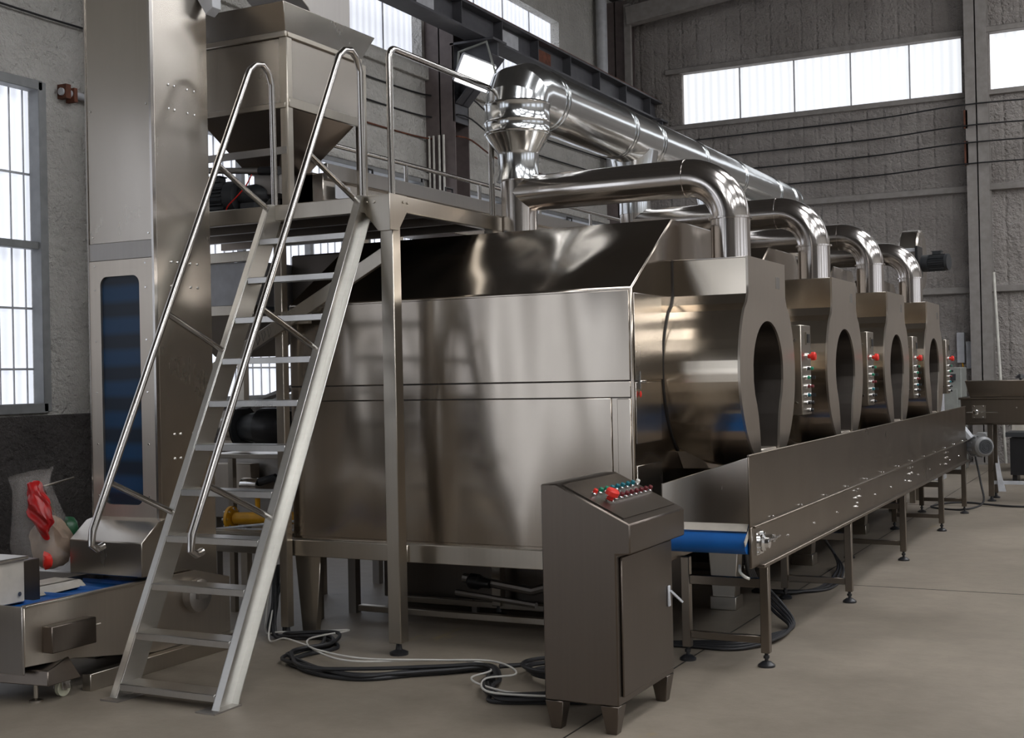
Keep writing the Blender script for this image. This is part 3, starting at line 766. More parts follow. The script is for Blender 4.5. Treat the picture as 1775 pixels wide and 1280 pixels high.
# ---- big hopper on the platform
hp = thing('hopper', (-5.1, 6.66, 2.66), 'large square stainless hopper with flared rim standing on the platform', 'hopper')
hx0, hx1, hy0, hy1 = -5.47, -4.715, 6.27, 7.07
m = MB(); m.box(hx0, hx1, hy0, hy1, 3.30, 3.70); m.build('bin_wall', 'sheetv', hp, bevel=.003)
fl_ = MB()
def frustum(m, a, za, b, zb):
    return m.hull([(a[0],a[2],za),(a[1],a[2],za),(a[1],a[3],za),(a[0],a[3],za)], [(b[0],b[2],zb),(b[1],b[2],zb),(b[1],b[3],zb),(b[0],b[3],zb)])
frustum(fl_, (hx0, hx1, hy0, hy1), 3.705, (hx0-.09, hx1+.07, hy0-.11, hy1+.09), 3.885).build('flared_rim', 'sheetv', hp, bevel=.003)
frustum(MB(), (-5.22, -4.98, 6.52, 6.80), 2.93, (hx0+.02, hx1-.02, hy0+.02, hy1-.02), 3.30).build('cone_bottom', 'cab', hp)
MB().box(-5.2, -5.0, 6.55, 6.78, 2.80, 2.93).build('spout', 'dull', hp)
m = MB(); m.box(hx0-.01, hx1+.012, hy0-.022, hy0, 3.70, 3.735).box(hx1, hx1+.02, hy0, hy1, 3.27, 3.30+.03).box(hx0, hx1, hy0-.02, hy0, 3.265, 3.30).box(hx1-.01, hx1+.02, hy0, hy1, 3.70, 3.73)
m.build('flange_strip', 'frame', hp, bevel=.003)
for xx, yy in ((hx1+.005, hy0-.005), (hx1+.005, hy1+.01), (hx0, hy0-.005), (hx0, hy1)):
    m = MB(); m.box(xx-.05, xx+.005, yy-.005, yy+.0, 2.655, 3.70).box(xx, xx+.006, yy-.0, yy+.05, 2.655, 3.70)
    m.build('corner_post', 'frame', hp, bevel=.002)
MB().box(hx0, hx1, hy0-.012, hy0+.0, 2.985, 3.03).build('cross_member', 'dull', hp)
# ram and red hose below the hopper
rmm = thing('air_cylinder', (-5.4, 6.5, 2.95), 'small air cylinder slung under the hopper above the motor', 'cylinder')
MB().cyl((-5.55, 6.40, 2.975), (-5.05, 6.42, 2.93), .020, 12).build('barrel', 'dull', rmm)
MB().cyl((-5.05, 6.42, 2.93), (-4.90, 6.42, 2.918), .028, 12).cyl((-5.60, 6.40, 2.98), (-5.54, 6.40, 2.975), .03, 12).build('end_fitting', 'black', rmm)
tag(MB().tube(catmull([(-5.10, 6.40, 2.91), (-5.13, 6.38, 2.84), (-5.2, 6.38, 2.78), (-5.3, 6.40, 2.72), (-5.33, 6.42, 2.67)]), .0045, 6).build('air_hose', 'red'), 'thin red air hose hanging by the platform motor', 'hose')
# motor on the platform
def motor(name, loc, ax, L, R, label, mat='motor', feet=True, cat='motor', extra=True):
    loc = Vector(loc); ax = Vector(ax).normalized()
    t = thing(name, (loc.x, loc.y, loc.z-R*1.25), label, cat)
    MB().lathe([(0, R*.4), (.0, R*.95), (L*.10, R*.98), (L*.12, R*.84), (L*.72, R*.84), (L*.74, R), (L*.97, R*.98), (L, R*.8)], loc, ax, 28).build('motor_body', mat, t)
    e1 = ax.cross(Vector((0, 0, 1))).normalized(); e2 = e1.cross(ax)
    m = MB()
    for k in range(22):
        a = 2*math.pi*k/22; o_ = (e1*math.cos(a)+e2*math.sin(a))*R*.90
        m.bar(loc+ax*L*.13+o_, loc+ax*L*.71+o_, R*.05 if abs(math.sin(a)) > .7 else R*.16, R*.16 if abs(math.sin(a)) > .7 else R*.05)
    m.build('cooling_fin', mat, t)
    c = loc+ax*L*.42
    MB().bar(c-ax*L*.16+Vector((0, 0, R*1.12)), c+ax*L*.16+Vector((0, 0, R*1.12)), R*.75, R*.36).bar(c-ax*L*.19+Vector((0, 0, R*1.32)), c+ax*L*.19+Vector((0, 0, R*1.32)), R*.85, R*.08).build('terminal_box', mat, t, bevel=.003)
    if feet:
        m = MB()
        for k in (.2, .62): m.bar(loc+ax*L*(k-.04)+Vector((0, 0, -R*1.05)), loc+ax*L*(k+.04)+Vector((0, 0, -R*1.05)), R*1.7, R*.4)
        m.build('foot', mat, t)
    return t
pm = motor('platform_motor', (-5.62, 6.50, 2.80), (1, .12, 0), .32, .105, 'dark finned electric motor on the platform behind the left stair rail')
MB().lathe([(0, .055), (.05, .07), (.12, .075), (.16, .06), (.2, .03)], (-5.30, 6.54, 2.80), (1, .12, 0), 18).box(-5.27, -5.16, 6.49, 6.6, 2.66, 2.75).build('gearbox', 'motor', pm)
tag(MB().box(-5.15, -4.88, 6.75, 7.0, 2.655, 2.95).build('drive_housing', 'sheetv', bevel=.004), 'pale sheet metal drive housing behind the gearbox on the platform', 'box')

# ================================================================ LADDER
ld = thing('steel_stair', (-4.45, 4.9, 0), 'steep stainless stair with open treads leaning on the platform', 'stair')
sl = (6.19-4.85)/2.65; dl = Vector((0, sl, 1)).normalized()
def lp(x, z, off=0): return Vector((x, 4.85+sl*z, z)) + Vector((0, -1, sl)).normalized()*off
for x, sgn in ((-4.745, 1), (-4.125, -1)):
    a = lp(x, .02); b_ = lp(x, 2.66)
    h = .062
    prof = [(a.y-.075, 0.0), (a.y+.075, 0.0), (b_.y+.075, 2.66), (b_.y-.075, 2.66)]
    m = MB(); m.prism(prof, 'x', x-.004, x+.004)
    m.hull([(x-.004, prof[0][0], 0), (x+sgn*-.045, prof[0][0], 0), (x+sgn*-.045, prof[0][0]+.006, 0), (x-.004, prof[0][0]+.006, 0)],
           [(x-.004, prof[3][0], 2.66), (x+sgn*-.045, prof[3][0], 2.66), (x+sgn*-.045, prof[3][0]+.006, 2.66), (x-.004, prof[3][0]+.006, 2.66)])
    m.hull([(x-.004, prof[1][0]-.006, 0), (x+sgn*-.045, prof[1][0]-.006, 0), (x+sgn*-.045, prof[1][0], 0), (x-.004, prof[1][0], 0)],
           [(x-.004, prof[2][0]-.006, 2.66), (x+sgn*-.045, prof[2][0]-.006, 2.66), (x+sgn*-.045, prof[2][0], 2.66), (x-.004, prof[2][0], 2.66)])
    s_ = m.build('stringer', 'ladder', ld, bevel=.002)
    MB().box(x-.06, x+.06, 4.74, 4.94, 0, .008).build('foot_plate', 'dull', s_)
for k in range(11):
    z = .075+k*.2365
    y = 4.85+sl*z
    m = MB(); m.box(-4.741, -4.129, y-.075, y+.06, z-.004, z).box(-4.741, -4.129, y-.075, y-.070, z-.035, z).box(-4.741, -4.129, y+.055, y+.06, z-.03, z)
    m.build('tread', 'tread', ld, bevel=.0015)
def stair_rail(x, name_label):
    t = thing('stair_rail', (x, 5.5, .8), name_label, 'handrail', 'handrails of the stair')
    d = lambda z: 4.79+.507*(z-1.1)
    pts = [(x, d(.84)+.085, .785), (x, d(.84)+.045, .775), (x, d(.84)+.005, .80), (x, d(.87), .87), (x, d(2), 2.0), (x, d(3.38), 3.38), (x, d(3.43)+.005, 3.44), (x, 6.03, 3.485), (x, 6.10, 3.50), (x, 6.16, 3.46), (x, 6.19, 3.39), (x, 6.195, 2.66)]
    MB().tube(pts, .0195, 16).build('rail_tube', 'polish', t)
    for z in (1.10, 1.975, 2.84):
        y = d(z); z2 = z-.205
        MB().tube([(x, y, z), (x, min(y+.47, 6.12), z2)], .0165, 12).build('stay', 'polish', t)
    return t
stair_rail(-4.765, 'polished handrail on the left side of the stair, hooked at its lower end')
stair_rail(-4.125, 'polished handrail on the right side of the stair, hooked at its lower end')

# ================================================================ ELEVATOR
el = thing('bucket_elevator', (-5.34, 5.75, 0), 'tall square stainless elevator tower with a blue belt behind a long window', 'elevator')
ex0, ex1, ey0, ey1, et = -5.60, -5.09, 5.50, 5.985, 4.95
MB().box(ex0, ex1, ey0+.02, ey1, .30, et).build('casing', 'sheetv', el, bevel=.005)
MB().box(ex0+.012, ex1-.012, ey0, ey0+.02, 2.42, et).build('front_cover', 'sheetv', el, bevel=.003)
MB().box(ex0+.0, ex0+.012, ey0-.006, ey0+.02, .80, et).box(ex1-.014, ex1+.002, ey0-.006, ey0+.02, .80, et).build('corner_flange', 'polish', el)
MB().box(ex0+.012, ex1-.014, ey0-.002, ey0+.012, 2.322, 2.42).build('cross_band', 'dull', el)
# window frame with rounded opening
def rrect(x0, x1, z0, z1, r, n=6):
    out = []
    for cx, cz, a0 in ((x1-r, z1-r, 0), (x0+r, z1-r, 90), (x0+r, z0+r, 180), (x1-r, z0+r, 270)):
        for k in range(n+1):
            a = math.radians(a0+90*k/n); out.append((cx+r*math.cos(a), cz+r*math.sin(a)))
    return out
inn = rrect(-5.505, -5.205, .90, 2.225, .05)
def to_rect(p, x0, x1, z0, z1):
    cx, cz = (x0+x1)/2, (z0+z1)/2; dx, dz = p[0]-cx, p[1]-cz
    k = min((x1-x0)/2/abs(dx) if dx else 9e9, (z1-z0)/2/abs(dz) if dz else 9e9); return (cx+dx*k, cz+dz*k)
out_ = []
cor = [(-5.105, 2.318), (-5.588, 2.318), (-5.588, .80), (-5.105, .80)]
for i in range(4):
    for k in range(7):
        p = inn[i*7+k]
        x0, x1, z0, z1 = -5.588, -5.105, .80, 2.318
        c_ = cor[i]
        t = k/6.
        # walk along outer corner
        px, pz = p
        if i in (0, 2): q = (c_[0], pz) if t < .5 else (px, c_[1])
        else: q = (px, c_[1]) if t < .5 else (c_[0], pz)
        if abs(t-.5) < .01: q = c_
        out_.append(q)
n = len(inn); vs = [(p[0], ey0-.004, p[1]) for p in out_]+[(p[0], ey0-.004, p[1]) for p in inn]+[(p[0], ey0+.012, p[1]) for p in out_]+[(p[0], ey0+.012, p[1]) for p in inn]
fs = []
for i in range(n):
    j = (i+1) % n; fs += [(i, j, n+j, n+i), (n+i, n+j, 3*n+j, 3*n+i), (i, 2*n+i, 2*n+j, j)]
MB().faces(vs, fs).build('window_frame', 'plate', el)
def belt_mat():
    m, nt, b = nmat('dark_blue_belt')
    wv = nt.nodes.new('ShaderNodeTexWave'); wv.bands_direction = 'Z'; wv.inputs['Scale'].default_value = 1.7; wv.inputs['Distortion'].default_value = .6
    nt.links.new(wcoords(nt), wv.inputs['Vector'])
    nt.links.new(ramp(nt, wv.outputs['Fac'], [(.2, (.012, .022, .04)), (.8, (.012, .05, .12))]), b.inputs['Base Color'])
    b.inputs['Roughness'].default_value = .3; b.inputs['Specular IOR Level'].default_value = .35
    return m
M['bbelt'] = belt_mat()
MB().box(-5.53, -5.18, ey0+.012, ey0+.019, .87, 2.25).build('bucket_belt', 'bbelt', el)
bolts(el, 'bolt', 'chrome', [(0, .008), (.005, .008), (.007, .004)], (1, 0, 0), [(ex1, y, z) for z in (3.33, 3.19, 2.30, 2.16, 1.30, 1.16) for y in (5.64, 5.69, 5.80, 5.86)])
bolts(el, 'screw', 'chrome', [(0, .006), (.004, .005)], (0, -1, 0), [(x, ey0-.004, z) for z in (.95, 1.25, 1.55, 1.85, 2.15, 2.29) for x in (-5.545, -5.155)]+[(x, ey0, z) for x in (-5.56, -5.13) for z in (2.46, 3.2, 3.9)])
MB().box(ex0+.012, ex1-.012, ey0-.004, ey0+.02, .56, .80).build('lower_cover', 'plate', el, bevel=.003)
bt = MB(); bt.prism([(5.29, .525), (5.50, .525), (5.50, .83), (5.42, .815), (5.29, .715)], 'x', -5.575, -5.03); bt.build('boot_cover', 'sheetv', el, bevel=.004)
# elevator head spout and grey back panel
MB().prism([(-5.09, 4.9), (-5.09, 3.90), (-5.02, 3.79), (-4.97, 3.83), (-4.97, 4.9)], 'y', 5.90, 5.98).build('head_plate', 'light', el, bevel=.003)
MB().prism([(7.25, 3.95), (7.6, 3.95), (7.6, 4.95), (5.98, 4.95), (5.98, 4.75), (7.1, 4.15)], 'x', -5.56, -5.14).build('head_chute', 'dull', el, bevel=.004)

# ---- infeed conveyor at the foot of the elevator
fd = thing('infeed_conveyor', (-5.32, 5.2, 0), 'low stainless infeed conveyor with blue cleated belt leading into the tower', 'conveyor')
fy0, fy1 = 4.49, 6.05
prof = [(fy0, .20), (fy0, .50), (fy1-.3, .50), (fy1, .42), (fy1, .09), (5.40, .09), (4.80, .18)]
MB().prism(prof, 'x', -5.065, -5.05).build('side_plate', 'plate', fd, bevel=.003)
MB().prism(prof, 'x', -5.60, -5.585).build('side_plate', 'plate', fd, bevel=.003)
MB().box(-5.59, -5.055, fy0-.01, fy0+.005, .16, .50).build('end_cover', 'dull', fd, bevel=.003)
MB().box(-5.07, -5.035, fy0, 5.55, .492, .506).build('side_lip', 'frame', fd, bevel=.002)
MB().box(-5.58, -5.07, fy0+.04, 5.52, .44, .462).build('belt', 'belt', fd)
m = MB()
for k in range(4): m.box(-5.57, -5.08, 4.72+k*.22, 4.726+k*.22, .462, .482)
m.build('cleat', 'cleat', fd)
MB().box(-5.60, -5.42, 4.75, 5.20, .50, .512).hull([(-5.44, 4.8, .462), (-5.40, 4.8, .462), (-5.36, 5.2, .48), (-5.44, 5.2, .48)], [(-5.44, 4.8, .512), (-5.42, 4.8, .512), (-5.40, 5.2, .512), (-5.44, 5.2, .512)]).build('guide_strip', 'cream', fd)
jb = MB().box(-5.05, -4.98, 4.60, 4.90, .25, .385).build('junction_box', 'cab', fd, bevel=.004)
MB().cyl((-5.015, 4.90, .335), (-5.015, 4.96, .335), .006, 8).build('cable_gland', 'chrome', jb)
MB().hull([(-5.62, 4.40, .12), (-4.96, 4.55, .10), (-4.96, 4.77, .10), (-5.62, 4.77, .12)], [(-5.62, 4.40, .20), (-4.98, 4.57, .17), (-5.05, 4.77, .20), (-5.62, 4.77, .20)]).build('base_skirt', 'cab', fd, bevel=.004)
MB().lathe([(0, .09), (.03, .10), (.06, .095), (.075, .07)], (-5.05, 5.72, .36), (1, 0, 0), 24).box(-4.98, -4.95, 5.66, 5.74, .35, .38).build('bearing_cap', 'dull', fd)
for yy in (4.60, 5.95): MB().lathe([(0, .035), (.01, .035), (.02, .012), (.10, .012)], (-5.10, yy, 0), (0, 0, 1), 12).build('levelling_foot', 'frame', fd)
cs = MB().tube([(-5.10, 4.66, .105), (-5.06, 4.74, .10), (-5.06, 4.80, .09)], .018, 8).bar((-5.09, 4.735, .10), (-5.03, 4.735, .10), .06, .012).box(-5.095, -5.09, 4.71, 4.76, .04, .10).box(-5.035, -5.03, 4.71, 4.76, .04, .10).build('castor_fork', 'chrome', fd)
w_ = MB(); w_.lathe([(0, .030), (.004, .043), (.026, .043), (.03, .030)], (-5.078, 4.74, .043), (1, 0, 0), 22); wo = w_.build('castor_wheel', 'castor', fd)
MB().lathe([(0, .012), (.006, .012)], (-5.048, 4.74, .043), (1, 0, 0), 12).build('hub', 'dull', wo)
tag(MB().bar((-5.02, 4.86, .045), (-5.02, 6.15, .045), .06, .09).build('floor_channel', 'frame', bevel=.003), 'steel channel lying on the floor between the castor and the stair', 'channel')
# ---- neighbouring hopper at the left edge with a motor end and a plastic bag
lh = thing('loading_hopper', (-5.66, 4.35, .2), 'small stainless loading hopper cut by the left edge of the photo', 'hopper')
MB().box(-5.95, -5.30, 4.0, 4.72, .475, .70).build('bin', 'cream', lh, bevel=.004)
MB().box(-5.96, -5.28, 3.99, 4.735, .695, .712).build('rim', 'frame', lh, bevel=.004)
MB().box(-5.95, -5.34, 4.72, 4.86, .40, .68).build('back_box', 'cab', lh, bevel=.004)
MB().lathe([(0, .014), (.008, .012)], (-5.30, 4.68, .52), (1, 0, 0), 10).build('bolt', 'chrome', lh)
for xx, yy in ((-5.9, 4.05), (-5.9, 4.8), (-5.62, 4.05)): MB().box(xx-.02, xx+.02, yy-.02, yy+.02, 0, .48).build('leg', 'frame', lh)
tag(MB().lathe([(0, .04), (.02, .05), (.10, .05), (.12, .03)], (-6.25, 5.2, .78), (.85, -.45, 0), 16).build('motor_end', 'black'), 'black motor end showing at the left edge above the small hopper', 'motor')
def film_mat():
    m, nt, b = nmat('clear_film')
    b.inputs['Base Color'].default_value = (.75, .70, .66, 1); b.inputs['Roughness'].default_value = .12
    b.inputs['Alpha'].default_value = .13
    return m
M['film'] = film_mat()
bg = thing('plastic_bag', (-5.80, 5.3, .5), 'clear plastic bag of tan grain with red corners beside the tower', 'bag')
mm = MB(); mm.blob((-5.75, 5.32, .68), .15, (.95, .6, 1.0), .10, 3); mm.build('grain_fill', plain('tan_grain', (.30, .22, .16), .7, var=.35), bg)
mm = MB(); mm.lathe([(0, .10), (.06, .18), (.2, .18), (.35, .14), (.50, .11), (.58, .12)], (-5.78, 5.32, .52), (-.25, 0, 1), 14); mm.build('film', 'film', bg)
MB().blob((-5.675, 5.22, .60), .045, (.8, .5, 1.2), .2, 5, 2).build('red_corner', 'red', bg)
rb = thing('red_bag', (-5.72, 5.20, .75), 'crumpled red plastic bag hanging above the bag of grain', 'bag')
m = MB().blob((-5.71, 5.20, .905), .115, (.60, .4, 1.30), .16, 8, 4)
for v in m.bm.verts: v.co.x -= (v.co.z-.90)*.28; v.co.y += .008*math.sin(v.co.z*70+v.co.x*50); v.co.x += .006*math.sin(v.co.z*55)
m.build('red_body', 'redbag', rb)
MB().hull([(-5.73, 5.19, .98), (-5.66, 5.19, 1.00), (-5.66, 5.21, 1.00), (-5.73, 5.21, .98)], [(-5.68, 5.19, 1.07), (-5.60, 5.19, 1.14), (-5.60, 5.21, 1.14), (-5.68, 5.21, 1.07)]).build('clear_top', 'film', rb)
tag(MB().blob((-5.66, 5.38, .76), .07, (.7, .6, 1.1), .12, 11, 2).build('green_bag', plain('green_film', (.02, .09, .04), .35)), 'small dark green bag tucked between the bag of grain and the tower', 'bag')
tag(MB().box(-6.25, -5.55, 5.45, 6.2, .0, .50).build('storage_crate', 'dull', bevel=.01), 'dark steel crate carrying the bag of grain behind the small hopper', 'crate')
tag(MB().bar((-5.73, 5.46, .6), (-5.72, 5.24, 1.02), .006, .006).tube([(-5.72, 5.24, 1.02), (-5.75, 5.50, 1.05)], .006, 6).build('hook_wire', 'frame'), 'wire hook holding the red bag on the tower side', 'hook')

# ================================================================ BURNER SIDE (seen through the stair)
bn = thing('sifter_bin', (-5.75, 7.4, 0), 'pale grey sifter bin with sloping bottom seen through the stair under the platform', 'bin')
MB().box(-6.35, -5.56, 7.0, 7.8, 2.12, 2.43).build('bin', 'light', bn, bevel=.006)
frustum(MB(), (-6.1, -5.85, 7.2, 7.6), 1.78, (-6.33, -5.56, 7.02, 7.78), 2.10).build('cone_bottom', 'dull', bn)
MB().box(-6.37, -5.55, 6.96, 7.0, 2.43, 2.50).box(-6.37, -5.55, 6.96, 7.0, 2.06, 2.13).build('rim', 'frame', bn, bevel=.003)
for xx, yy in ((-6.3, 7.05), (-6.3, 7.75), (-5.6, 7.75)): MB().box(xx-.03, xx+.03, yy-.03, yy+.03, 0, 2.1).build('leg', 'frame', bn)
bf = thing('blower', (-5.45, 6.9, .95), 'black blower fan with a silver inlet ring seen between the stair treads', 'blower')
MB().lathe([(0, .155), (.09, .155), (.09, .145), (.0, .145)], (-5.72, 6.92, 1.28), (1, 0, 0), 32).build('inlet_ring', 'polish', bf)
MB().lathe([(0, .05), (.02, .14), (.08, .145)], (-5.70, 6.92, 1.28), (1, 0, 0), 28).lathe([(.08, .09), (.22, .11), (.36, .11), (.40, .08)], (-5.70, 6.92, 1.28), (1, 0, 0), 24).build('fan_body', 'motor', bf)
MB().lathe([(.24, .135), (.42, .135), (.46, .11)], (-5.70, 6.92, 1.28), (1, 0, 0), 24).build('motor_end', 'black', bf)
MB().box(-5.80, -5.0, 6.75, 7.15, 1.08, 1.11).build('shelf', 'frame', bf, bevel=.003)
MB().bar((-5.55, 6.8, 1.42), (-5.05, 6.85, 1.58), .14, .02).build('belt_cover', 'light', bf)
for xx in (-5.76, -5.04):
    MB().box(xx-.02, xx+.02, 6.93, 6.97, 0, 1.08).build('leg', 'frame', bf)
bx = thing('burner_housing', (-5.5, 7.2, .6), 'dark burner housing low behind the stair with valves on it', 'housing')
MB().box(-6.2, -4.90, 7.18, 7.6, .62, 1.07).build('housing', 'dull', bx, bevel=.005)
MB().box(-6.3, -5.68, 7.05, 7.15, .83, 1.02).build('cover_box', 'plate', bx, bevel=.004)
m = MB().cyl((-5.70, 7.0, .875), (-5.56, 7.0, .875), .055, 18); m.build('valve', 'chrome', bx)
MB().tube([(-5.56, 7.0, .90), (-5.45, 7.02, .93), (-5.38, 7.05, .88), (-5.25, 7.08, .92)], .03, 10).build('pipe_fitting', 'motor', bx)
for xx in (-6.15, -4.95): MB().box(xx-.03, xx+.03, 7.2, 7.26, 0, .62).build('leg', 'dull', bx)
gp_ = thing('gas_pipe', (-5.4, 6.95, .55), 'yellow gas pipe with a round bolted flange low behind the stair', 'pipe')
MB().cyl((-5.70, 6.90, .655), (-4.95, 6.98, .675), .042, 18).build('pipe_run', 'yellow', gp_)
fo = MB().lathe([(0, .085), (.02, .085)], (-5.74, 6.895, .654), (1, .1, 0), 28).build('flange', 'yellow', gp_)
m = MB()
for k in range(8):
    a = 2*math.pi*k/8; m.lathe([(-.012, .010), (.035, .010)], (-5.74, 6.895+.068*math.cos(a), .654+.068*math.sin(a)), (1, .1, 0), 6)
m.build('bolt', 'chrome', fo)
MB().cyl((-5.52, 6.92, .66), (-5.52, 6.92, .80), .018, 10).lathe([(0, .03), (.02, .03)], (-5.52, 6.92, .80), (0, 0, 1), 8).build('gauge_cock', 'yellow', gp_)
m = MB()
for z0, z1, y in ((.60, .64, 6.72), (.52, .535, 6.60)): m.tube([(-6.0, y, z0), (-4.9, y+.1, z1)], .009, 8)
tag(MB().tube([(-6.0, 6.70, .57), (-4.9, 6.62, .70)], .009, 8).tube([(-6.0, 6.66, .60), (-4.9, 6.9, .60)], .009, 8).build('tie_rod', 'light'), 'thin bright tie rods crossing low behind the stair', 'rod')
tag(MB().box(-5.95, -4.9, 6.52, 6.58, .60, .63).box(-5.95, -4.9, 6.46, 6.50, .612, .63).build('cable_tray', 'frame'), 'bright narrow cable tray lying on the lower frame rail', 'tray')
sc = thing('side_casing', (-5.2, 7.9, 0), 'dark casing beside the nearest machine under the platform, behind the upper stair treads', 'casing')
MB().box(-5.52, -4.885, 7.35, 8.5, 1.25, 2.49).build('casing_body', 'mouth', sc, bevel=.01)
MB().box(-5.50, -4.90, 7.335, 7.35, 1.30, 1.85).build('cover_panel', 'cab', sc, bevel=.004)
for xx in (-5.48, -4.93): MB().box(xx-.03, xx+.03, 8.3, 8.36, 0, 1.25).build('leg', 'dull', sc)
# under the machines: burner trains and dark feet
for k in range(4):
    y = YC-.15+P0*k
    bt_ = thing('burner_train', (-4.3, y, 0), ['low burner pipes under the nearest machine', 'low burner pipes under the second machine', 'low burner pipes under the third machine', 'low burner pipes under the last machine'][k], 'burner', 'burner trains under the machines')
    MB().box(-4.95, -3.0, y+.25, y+1.1, 0.05, .46).build('burner_shade_box', 'mouth', bt_, bevel=.006)  # box enlarged and darkened to block light under the machine
    MB().box(-4.8, -2.9, y+.1, y+.16, .05, .09).box(-4.8, -2.9, y-.3, y-.25, .05, .09).build('skid', 'frame', bt_, bevel=.003)
    MB().tube([(-4.1, y-.1, .28), (-3.6, y-.1, .22), (-3.3, y, .30)], .03, 10).tube([(-4.1, y-.2, .2), (-3.5, y-.25, .16)], .02, 8).build('burner_pipe', 'dull', bt_)
    MB().lathe([(0, .03), (.02, .05), (.08, .05), (.10, .035), (.16, .03)], (-4.05, y-.13, .27), (1, 0, -.1), 16).build('valve', 'black', bt_)
    for xx, yy in ((-4.43, y-.38), (-4.17, y+.18)): MB().box(xx-.02, xx+.02, yy-.02, yy+.02, 0, .06).build('foot', 'dull', bt_)

# ================================================================ CABLES ON THE FLOOR
def floor_cable(name, pts, r, mat, label, group=None, z=None):
    P = [(p[0], p[1], (p[2] if len(p) > 2 else r)) for p in pts]
    return tag(MB().tube(catmull(P, 8), r, 8).build(name, mat), label, 'cable', group)
blk = [(-5.02, 6.52, .42), (-4.98, 6.42, .20), (-4.92, 6.33, .03), (-4.75, 6.30), (-4.58, 6.40), (-4.42, 6.20), (-4.46, 5.95), (-4.40, 5.78), (-4.10, 5.60), (-3.80, 5.62), (-3.50, 5.90), (-3.30, 6.02), (-3.12, 5.85), (-3.05, 5.62), (-2.90, 5.48), (-2.70, 5.55), (-2.55, 5.60)]
for k in range(5):
    rnd = random.Random(k+3)
    pts = [(p[0]+rnd.uniform(-.05, .05), p[1]+rnd.uniform(-.05, .05)) + ((p[2],) if len(p) > 2 else (.012+.018*(k % 3),)) for p in blk]
    floor_cable('power_cable', pts, .011, 'rubber', 'black power cable, one of the bundle snaking from the stair to the console', 'black cables in front of the machines')
wpt = [[(-5.05, 6.50, .45), (-5.06, 6.44, .25), (-5.03, 6.36, .03), (-4.88, 6.30), (-4.62, 6.45), (-4.5, 6.50), (-4.58, 6.2), (-4.35, 5.95), (-4.0, 5.80), (-3.6, 5.98), (-3.35, 6.04), (-3.18, 5.9), (-3.2, 5.72), (-3.08, 5.60), (-2.85, 5.52), (-2.6, 5.62)],
       [(-5.08, 6.50, .43), (-5.0, 6.40, .20), (-4.88, 6.20, .02), (-4.7, 6.12), (-4.48, 6.02), (-4.3, 5.92), (-3.95, 5.84), (-3.55, 5.96), (-3.3, 6.05), (-3.12, 5.98), (-3.0, 5.82), (-3.1, 5.68), (-2.95, 5.45), (-2.6, 5.50)]]
for k, p in enumerate(wpt):
    p = [q if len(q) > 2 else (q[0], q[1], .045+.01*k) for q in p]
    floor_cable('white_wire', p, .0055, 'wire', ['thin white wire on the cable bundle, the one looping widest near the stair', 'thin white wire on the cable bundle, the one lying straighter near the stair'][k], 'white wires on the cable bundle')
for k in range(3):
    cx, cy, rr = -2.78, 6.05, .17+.02*k
    floor_cable('power_cable', [(-2.45, 6.6), (-2.65, 6.3)]+[(cx+rr*1.3*math.cos(math.radians(a)), cy+rr*math.sin(math.radians(a)), .012+.02*k+.0001*a) for a in range(60, 360, 30)], .011, 'rubber',
                'black power cable coiled on the floor beside the console', 'coiled cables by the console')
floor_cable('power_cable', [(-3.25, 6.12), (-3.05, 6.30), (-2.85, 6.60), (-2.6, 6.72)], .012, 'rubber', 'single black cable running from the bundle behind the console')
for k in range(4):
    d = .035*k
    floor_cable('power_cable', [(-2.95, 6.9, .012), (-2.5, 6.98+d, .012), (-2.2, 7.0+d, .012+.01*k), (-2.04-d*.5, 7.25+d, .03), (-2.05, 7.65+d, .03), (-2.22, 7.85, .10+d), (-2.30, 7.80-d, .3), (-2.28, 7.5, .52)], .011, 'rubber',
                'black cable looping on the floor under the near end of the conveyor', 'cables under the near end of the conveyor')
for k in range(3):
    d = .04*k
    floor_cable('power_cable', [(-2.65, 8.9+d, .012), (-2.4, 8.85+d, .02), (-2.24+d, 9.2, .012), (-2.27+d*.6, 9.9, .03), (-2.38, 10.3, .10), (-2.44, 10.0, .35), (-2.42, 9.8, .55)], .011, 'rubber',
                'black cable lying behind the middle conveyor legs', 'cables behind the middle conveyor legs')
tag(MB().tube(catmull([(-2.0, 6.50, .57), (-1.985, 6.45, .545), (-1.95, 6.42, .525), (-1.925, 6.42, .515)]), .008, 8).build('cable_end', 'white'), 'short white cable end hanging below the conveyor nose', 'cable')
floor_cable('power_cable', [(-1.86, 14.9, .60), (-1.80, 14.85, .30), (-1.78, 14.8, .08), (-2.0, 14.7, .012), (-2.35, 14.95, .012), (-2.1, 15.5, .012), (-1.5, 15.2, .012), (-.8, 15.3, .012)], .011, 'rubber', 'black motor cable hanging and looping at the far end of the conveyor')

# ================================================================ FAR END
ft = thing('cross_conveyor', (-1.2, 15.8, 0), 'cross conveyor with a tray on top at the far right end of the line', 'conveyor')
MB().box(-2.12, 1.4, 15.78, 15.80, .92, 1.20).build('frame_side', 'guard', ft, bevel=.004)
MB().box(-2.12, 1.4, 16.28, 16.30, .92, 1.20).build('frame_side', 'guard', ft, bevel=.004)
MB().box(-2.14, 1.4, 15.76, 16.31, 1.20, 1.225).box(-2.12, 1.4, 15.8, 16.28, .90, .93).build('frame_lip', 'guard', ft, bevel=.004)
tb = MB(); frustum(tb, (-2.02, -1.36, 15.84, 16.24), 1.226, (-2.07, -1.32, 15.80, 16.28), 1.42); tb.build('tray', 'guard', ft, bevel=.004)
MB().box(-1.99, -1.84, 15.765, 15.78, .98, 1.13).build('bearing_plate', 'frame', ft)
MB().lathe([(0, .035), (.03, .035), (.035, .02)], (-1.95, 15.765, 1.05), (0, -1, 0), 14).build('bearing', 'chrome', ft)
